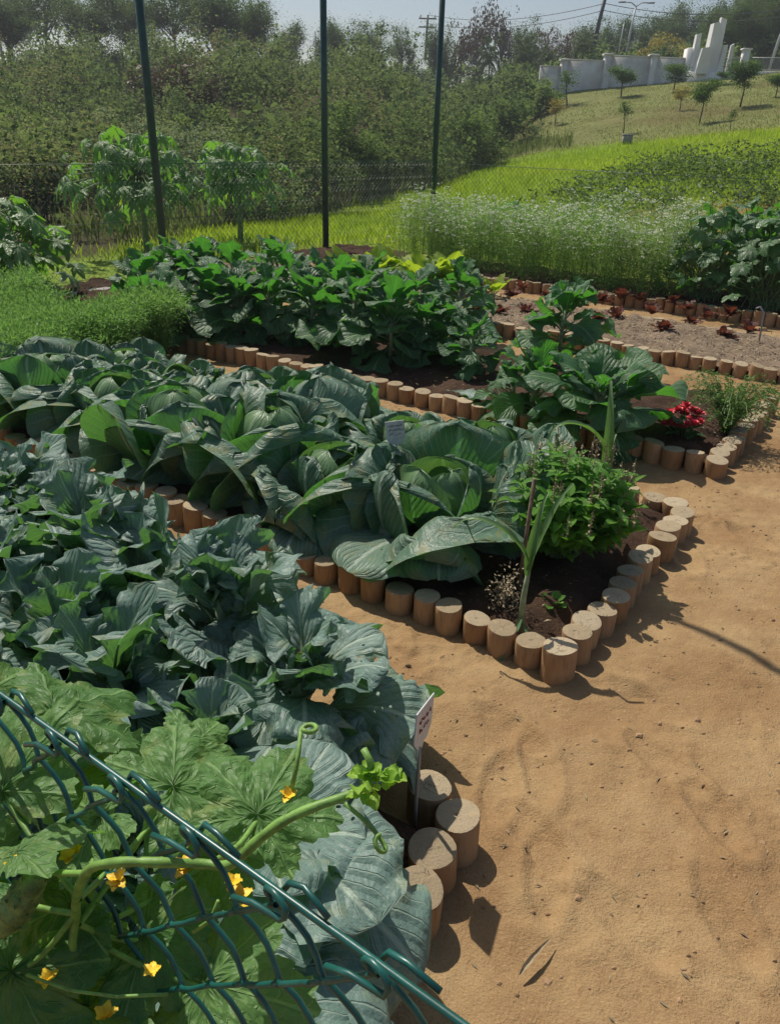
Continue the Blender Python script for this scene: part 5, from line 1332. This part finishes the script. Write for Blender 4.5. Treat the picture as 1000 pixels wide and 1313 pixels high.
def slab(pts, Y, dep, name):
    mb = MB(); n = len(pts)
    V = [(colx(px, Y) - wo[0], Y - dep / 2 - wo[1], zat(px, py, Y) - wo[2]) for px, py in pts] + [(colx(px, Y) - wo[0], Y + dep / 2 - wo[1], zat(px, py, Y) - wo[2]) for px, py in pts]
    mb.add(V, [(i, n + i, n + (i + 1) % n, (i + 1) % n) for i in range(n)], [(0, i, i + 1) for i in range(1, n - 1)] + [(n, n + i + 1, n + i) for i in range(1, n - 1)])
    mb.build(name, M['wall2'], mo, smooth=False)
slab([(879, 95), (881, 44), (886.5, 42), (887, 95)], WY - .4, .4, 'slab'); slab([(886, 95), (890, 62), (902, 60), (902, 95)], WY - .9, .6, 'slab')
slab([(896, 95), (899, 30), (905, 28), (912, 42), (913, 95)], WY - .2, .7, 'slab'); slab([(905, 95), (908, 22), (915, 25), (914, 95)], WY + .35, .35, 'slab')
slab([(913, 95), (918, 58), (922, 57), (921, 95)], WY - .5, .4, 'slab'); slab([(926, 95), (927, 58), (930, 56), (931, 95)], WY - .1, .3, 'slab')
ra = thing('railing', 'grey metal railing with a stone pillar on a low wall, right of the monument', 'railing', (colx(965, WY), WY, zat(965, 95, WY))); wo = np.array(ra.location)
mb = MB(); pbox(mb, 935.5, 1060, 92, 112, WY, .3, .02); mb.build('low_wall', M['wall'], ra)
mb = MB(); pbox(mb, 943.5, 951.5, 64, 92, WY, .45, .02, below=.0); pbox(mb, 942, 953, 62, 64, WY, .6, .0, below=.001); mb.build('pillar', M['wall2'], ra)
mb = MB()
for a_x, b_x in ((922, 943), (952, 1055)):
    for yy in (74, 90):
        mb.tube([np.array([colx(a_x, WY), WY, zat(a_x, yy, WY)]) - wo, np.array([colx(b_x, WY), WY, zat(b_x, yy, WY)]) - wo], .035, 5)
    for px in np.arange(a_x + 1, b_x, 1.7): mb.tube([np.array([colx(px, WY), WY, zat(px, 74, WY)]) - wo, np.array([colx(px, WY), WY, zat(px, 90.5, WY)]) - wo], .018, 4, cap=False)
mb.build('bars', M['metal'], ra)
t = hit(803, 184)
mb = MB(); s_ = 13 * .9 / 990 * t[1]; mb.box((0, 0, s_ * .36), (s_ * .86, s_ * .7, s_ * .8), bev=.03); mb.box((0, 0, s_ * .80), (s_, s_ * .85, s_ * .1), bev=.02)
tag(mb.build('stone_block', M['concrete'], loc=tuple(t)), 'grey stone block standing on the lawn slope', 'stone block')
def upole(name, label, px0, y0, px1, y1, Y, r, mat, arms=None, cat='pole'):
    b = np.array([colx(px1, Y), Y, zat(px1, y1, Y)]); e = np.array([colx(px0, Y), Y, zat(px0, y0, Y)])
    t = thing(name, label, cat, tuple(b)); mb = MB(); mb.tube([(0, 0, -1.), (e - b) * .5, e - b], [r, r * .85, r * .7], 8); mb.build('shaft', M[mat], t)
    if arms == 'cross':
        mb = MB()
        for dz in (-.3, -1.0): mb.box(e - b + [0, .05, dz], (1.7, .1, .12))
        for x in (-.7, 0, .7): mb.tube([e - b + [x, .05, -.24], e - b + [x, .05, 0]], .05, 6)
        mb.build('crossarm', M[mat], t)
    if arms == 'lamp':
        for sg in (-1, 1):
            mb = MB(); mb.tube([e - b, e - b + [sg * .35, 0, .22], e - b + [sg * .8, 0, .25]], .035, 6); mb.box(e - b + [sg * 1.0, 0, .24], (.5, .2, .09), bev=.02); mb.build('lamp_head', M['metal'], t)
    return e
e1 = upole('utility_pole', 'wooden utility pole with crossarms on the middle skyline', 545, 19, 544, 62, 88, .13, 'palebark', 'cross', 'utility pole')
e2 = upole('utility_pole', 'dark leaning pole rising behind the white wall into the sky', 763, -14, 752, 72, 66, .17, 'darkmetal', None, 'utility pole')
upole('street_lamp', 'pale double-headed street lamp behind the white wall', 801, 8, 795, 74, 64, .08, 'tin', 'lamp', 'street lamp')
upole('thin_mast', 'thin pale mast beside the street lamp', 789, 30, 786, 74, 64, .05, 'tin', None, 'mast')
e3 = upole('utility_pole', 'pale pole leaning near the railing at the right edge', 993, 6, 978, 95, 60, .11, 'tin', None, 'utility pole')
upole('utility_pole', 'pale pole standing among the trees at far left', 8, 38, 11, 74, 56, .10, 'tin', None, 'utility pole')
upole('utility_pole', 'thin pale pole left of the middle fence post', 405, 40, 407, 84, 62, .07, 'tin', None, 'utility pole')
mb = MB()
def wire(a, b, sag):
    u = np.linspace(0, 1, 20)[:, None]; mb.tube(a * (1 - u) + b * u - np.array([0, 0, 1]) * sag * 4 * u * (1 - u), .022, 4)
e2w = np.array([colx(762, 66), 66, zat(762, 4, 66)])
for dz in (0, -.7):
    wire(e1 + [0, 0, dz], e2w + [0, 0, dz * .6], .7); wire(e2w + [0, 0, dz * .6], np.array([colx(1080, 62), 62, zat(1080, -8, 62)]) + [0, 0, dz * .6], .9)
tag(mb.build('power_line', M['darkmetal']), 'thin power lines strung across the pale sky', 'power line')

# ------------------------------------------------------------------ light, sky, camera
sel = math.degrees(math.atan(1 / SUN_H)); saz = math.atan2(-SDIR[0], -SDIR[1])
sd = Vector((SDIR[0], SDIR[1], -1 / SUN_H)).normalized()
L = bpy.data.lights.new('sun', 'SUN'); L.energy = 5.0; L.angle = rad(.55); L.color = (1., .93, .82)
so = bpy.data.objects.new('sun', L); COL.objects.link(so); so.rotation_euler = sd.to_track_quat('-Z', 'Y').to_euler()
W = bpy.data.worlds.new('World'); sc.world = W; W.use_nodes = True
nt = W.node_tree; bg = nt.nodes['Background']
sk = nt.nodes.new('ShaderNodeTexSky'); sk.sky_type = 'NISHITA'; sk.sun_disc = False
sk.sun_elevation = rad(sel); sk.sun_rotation = saz; sk.air_density = 1.; sk.dust_density = 1.8; sk.ozone_density = 1.
nt.links.new(sk.outputs[0], bg.inputs[0]); bg.inputs[1].default_value = .092
HAZE = True
if HAZE:
    mb = MB(); mb.box((0, 270, 11.5), (1030, 690, 29))
    t = NT('air'); t.m.cycles.homogeneous_volume = True
    pv = t.n('ShaderNodeVolumePrincipled'); pv.inputs['Color'].default_value = (.86, .92, 1, 1); pv.inputs['Density'].default_value = .0010; pv.inputs['Anisotropy'].default_value = .35
    t.l(pv.outputs[0], t.out.inputs['Volume'])
    h = mb.build('haze', t.m, smooth=False); tag(h, 'thin pale air haze over the valley', 'haze', kind='stuff')
cam = bpy.data.cameras.new('camera'); co = bpy.data.objects.new('camera', cam); COL.objects.link(co)
cam.sensor_fit = 'VERTICAL'; cam.sensor_height = 36; cam.lens = F_PX / 1313 * 36; cam.clip_end = 2000; cam.clip_start = .02
X_ = Vector((1, 0, 0)); Yu = Vector((0, math.sin(PITCH), math.cos(PITCH))); Fw = Vector((0, math.cos(PITCH), -math.sin(PITCH)))
c_, s_ = math.cos(ROLL), math.sin(ROLL)
rx = X_ * c_ + Yu * s_; up = -X_ * s_ + Yu * c_
mw = Matrix((rx, up, -Fw)).transposed().to_4x4(); mw.translation = Vector((0, 0, EYE))
co.matrix_world = mw
sc.camera = co
sc.view_settings.view_transform = 'Standard'; sc.view_settings.look = 'None'; sc.view_settings.exposure = -.10; sc.view_settings.gamma = 1
sc.cycles.use_denoising = True; sc.cycles.denoising_prefilter = 'ACCURATE'; sc.cycles.sample_clamp_indirect = 4
sc.cycles.volume_bounces = 0; sc.cycles.max_bounces = 8; sc.cycles.transparent_max_bounces = 6; sc.cycles.volume_step_rate = 4
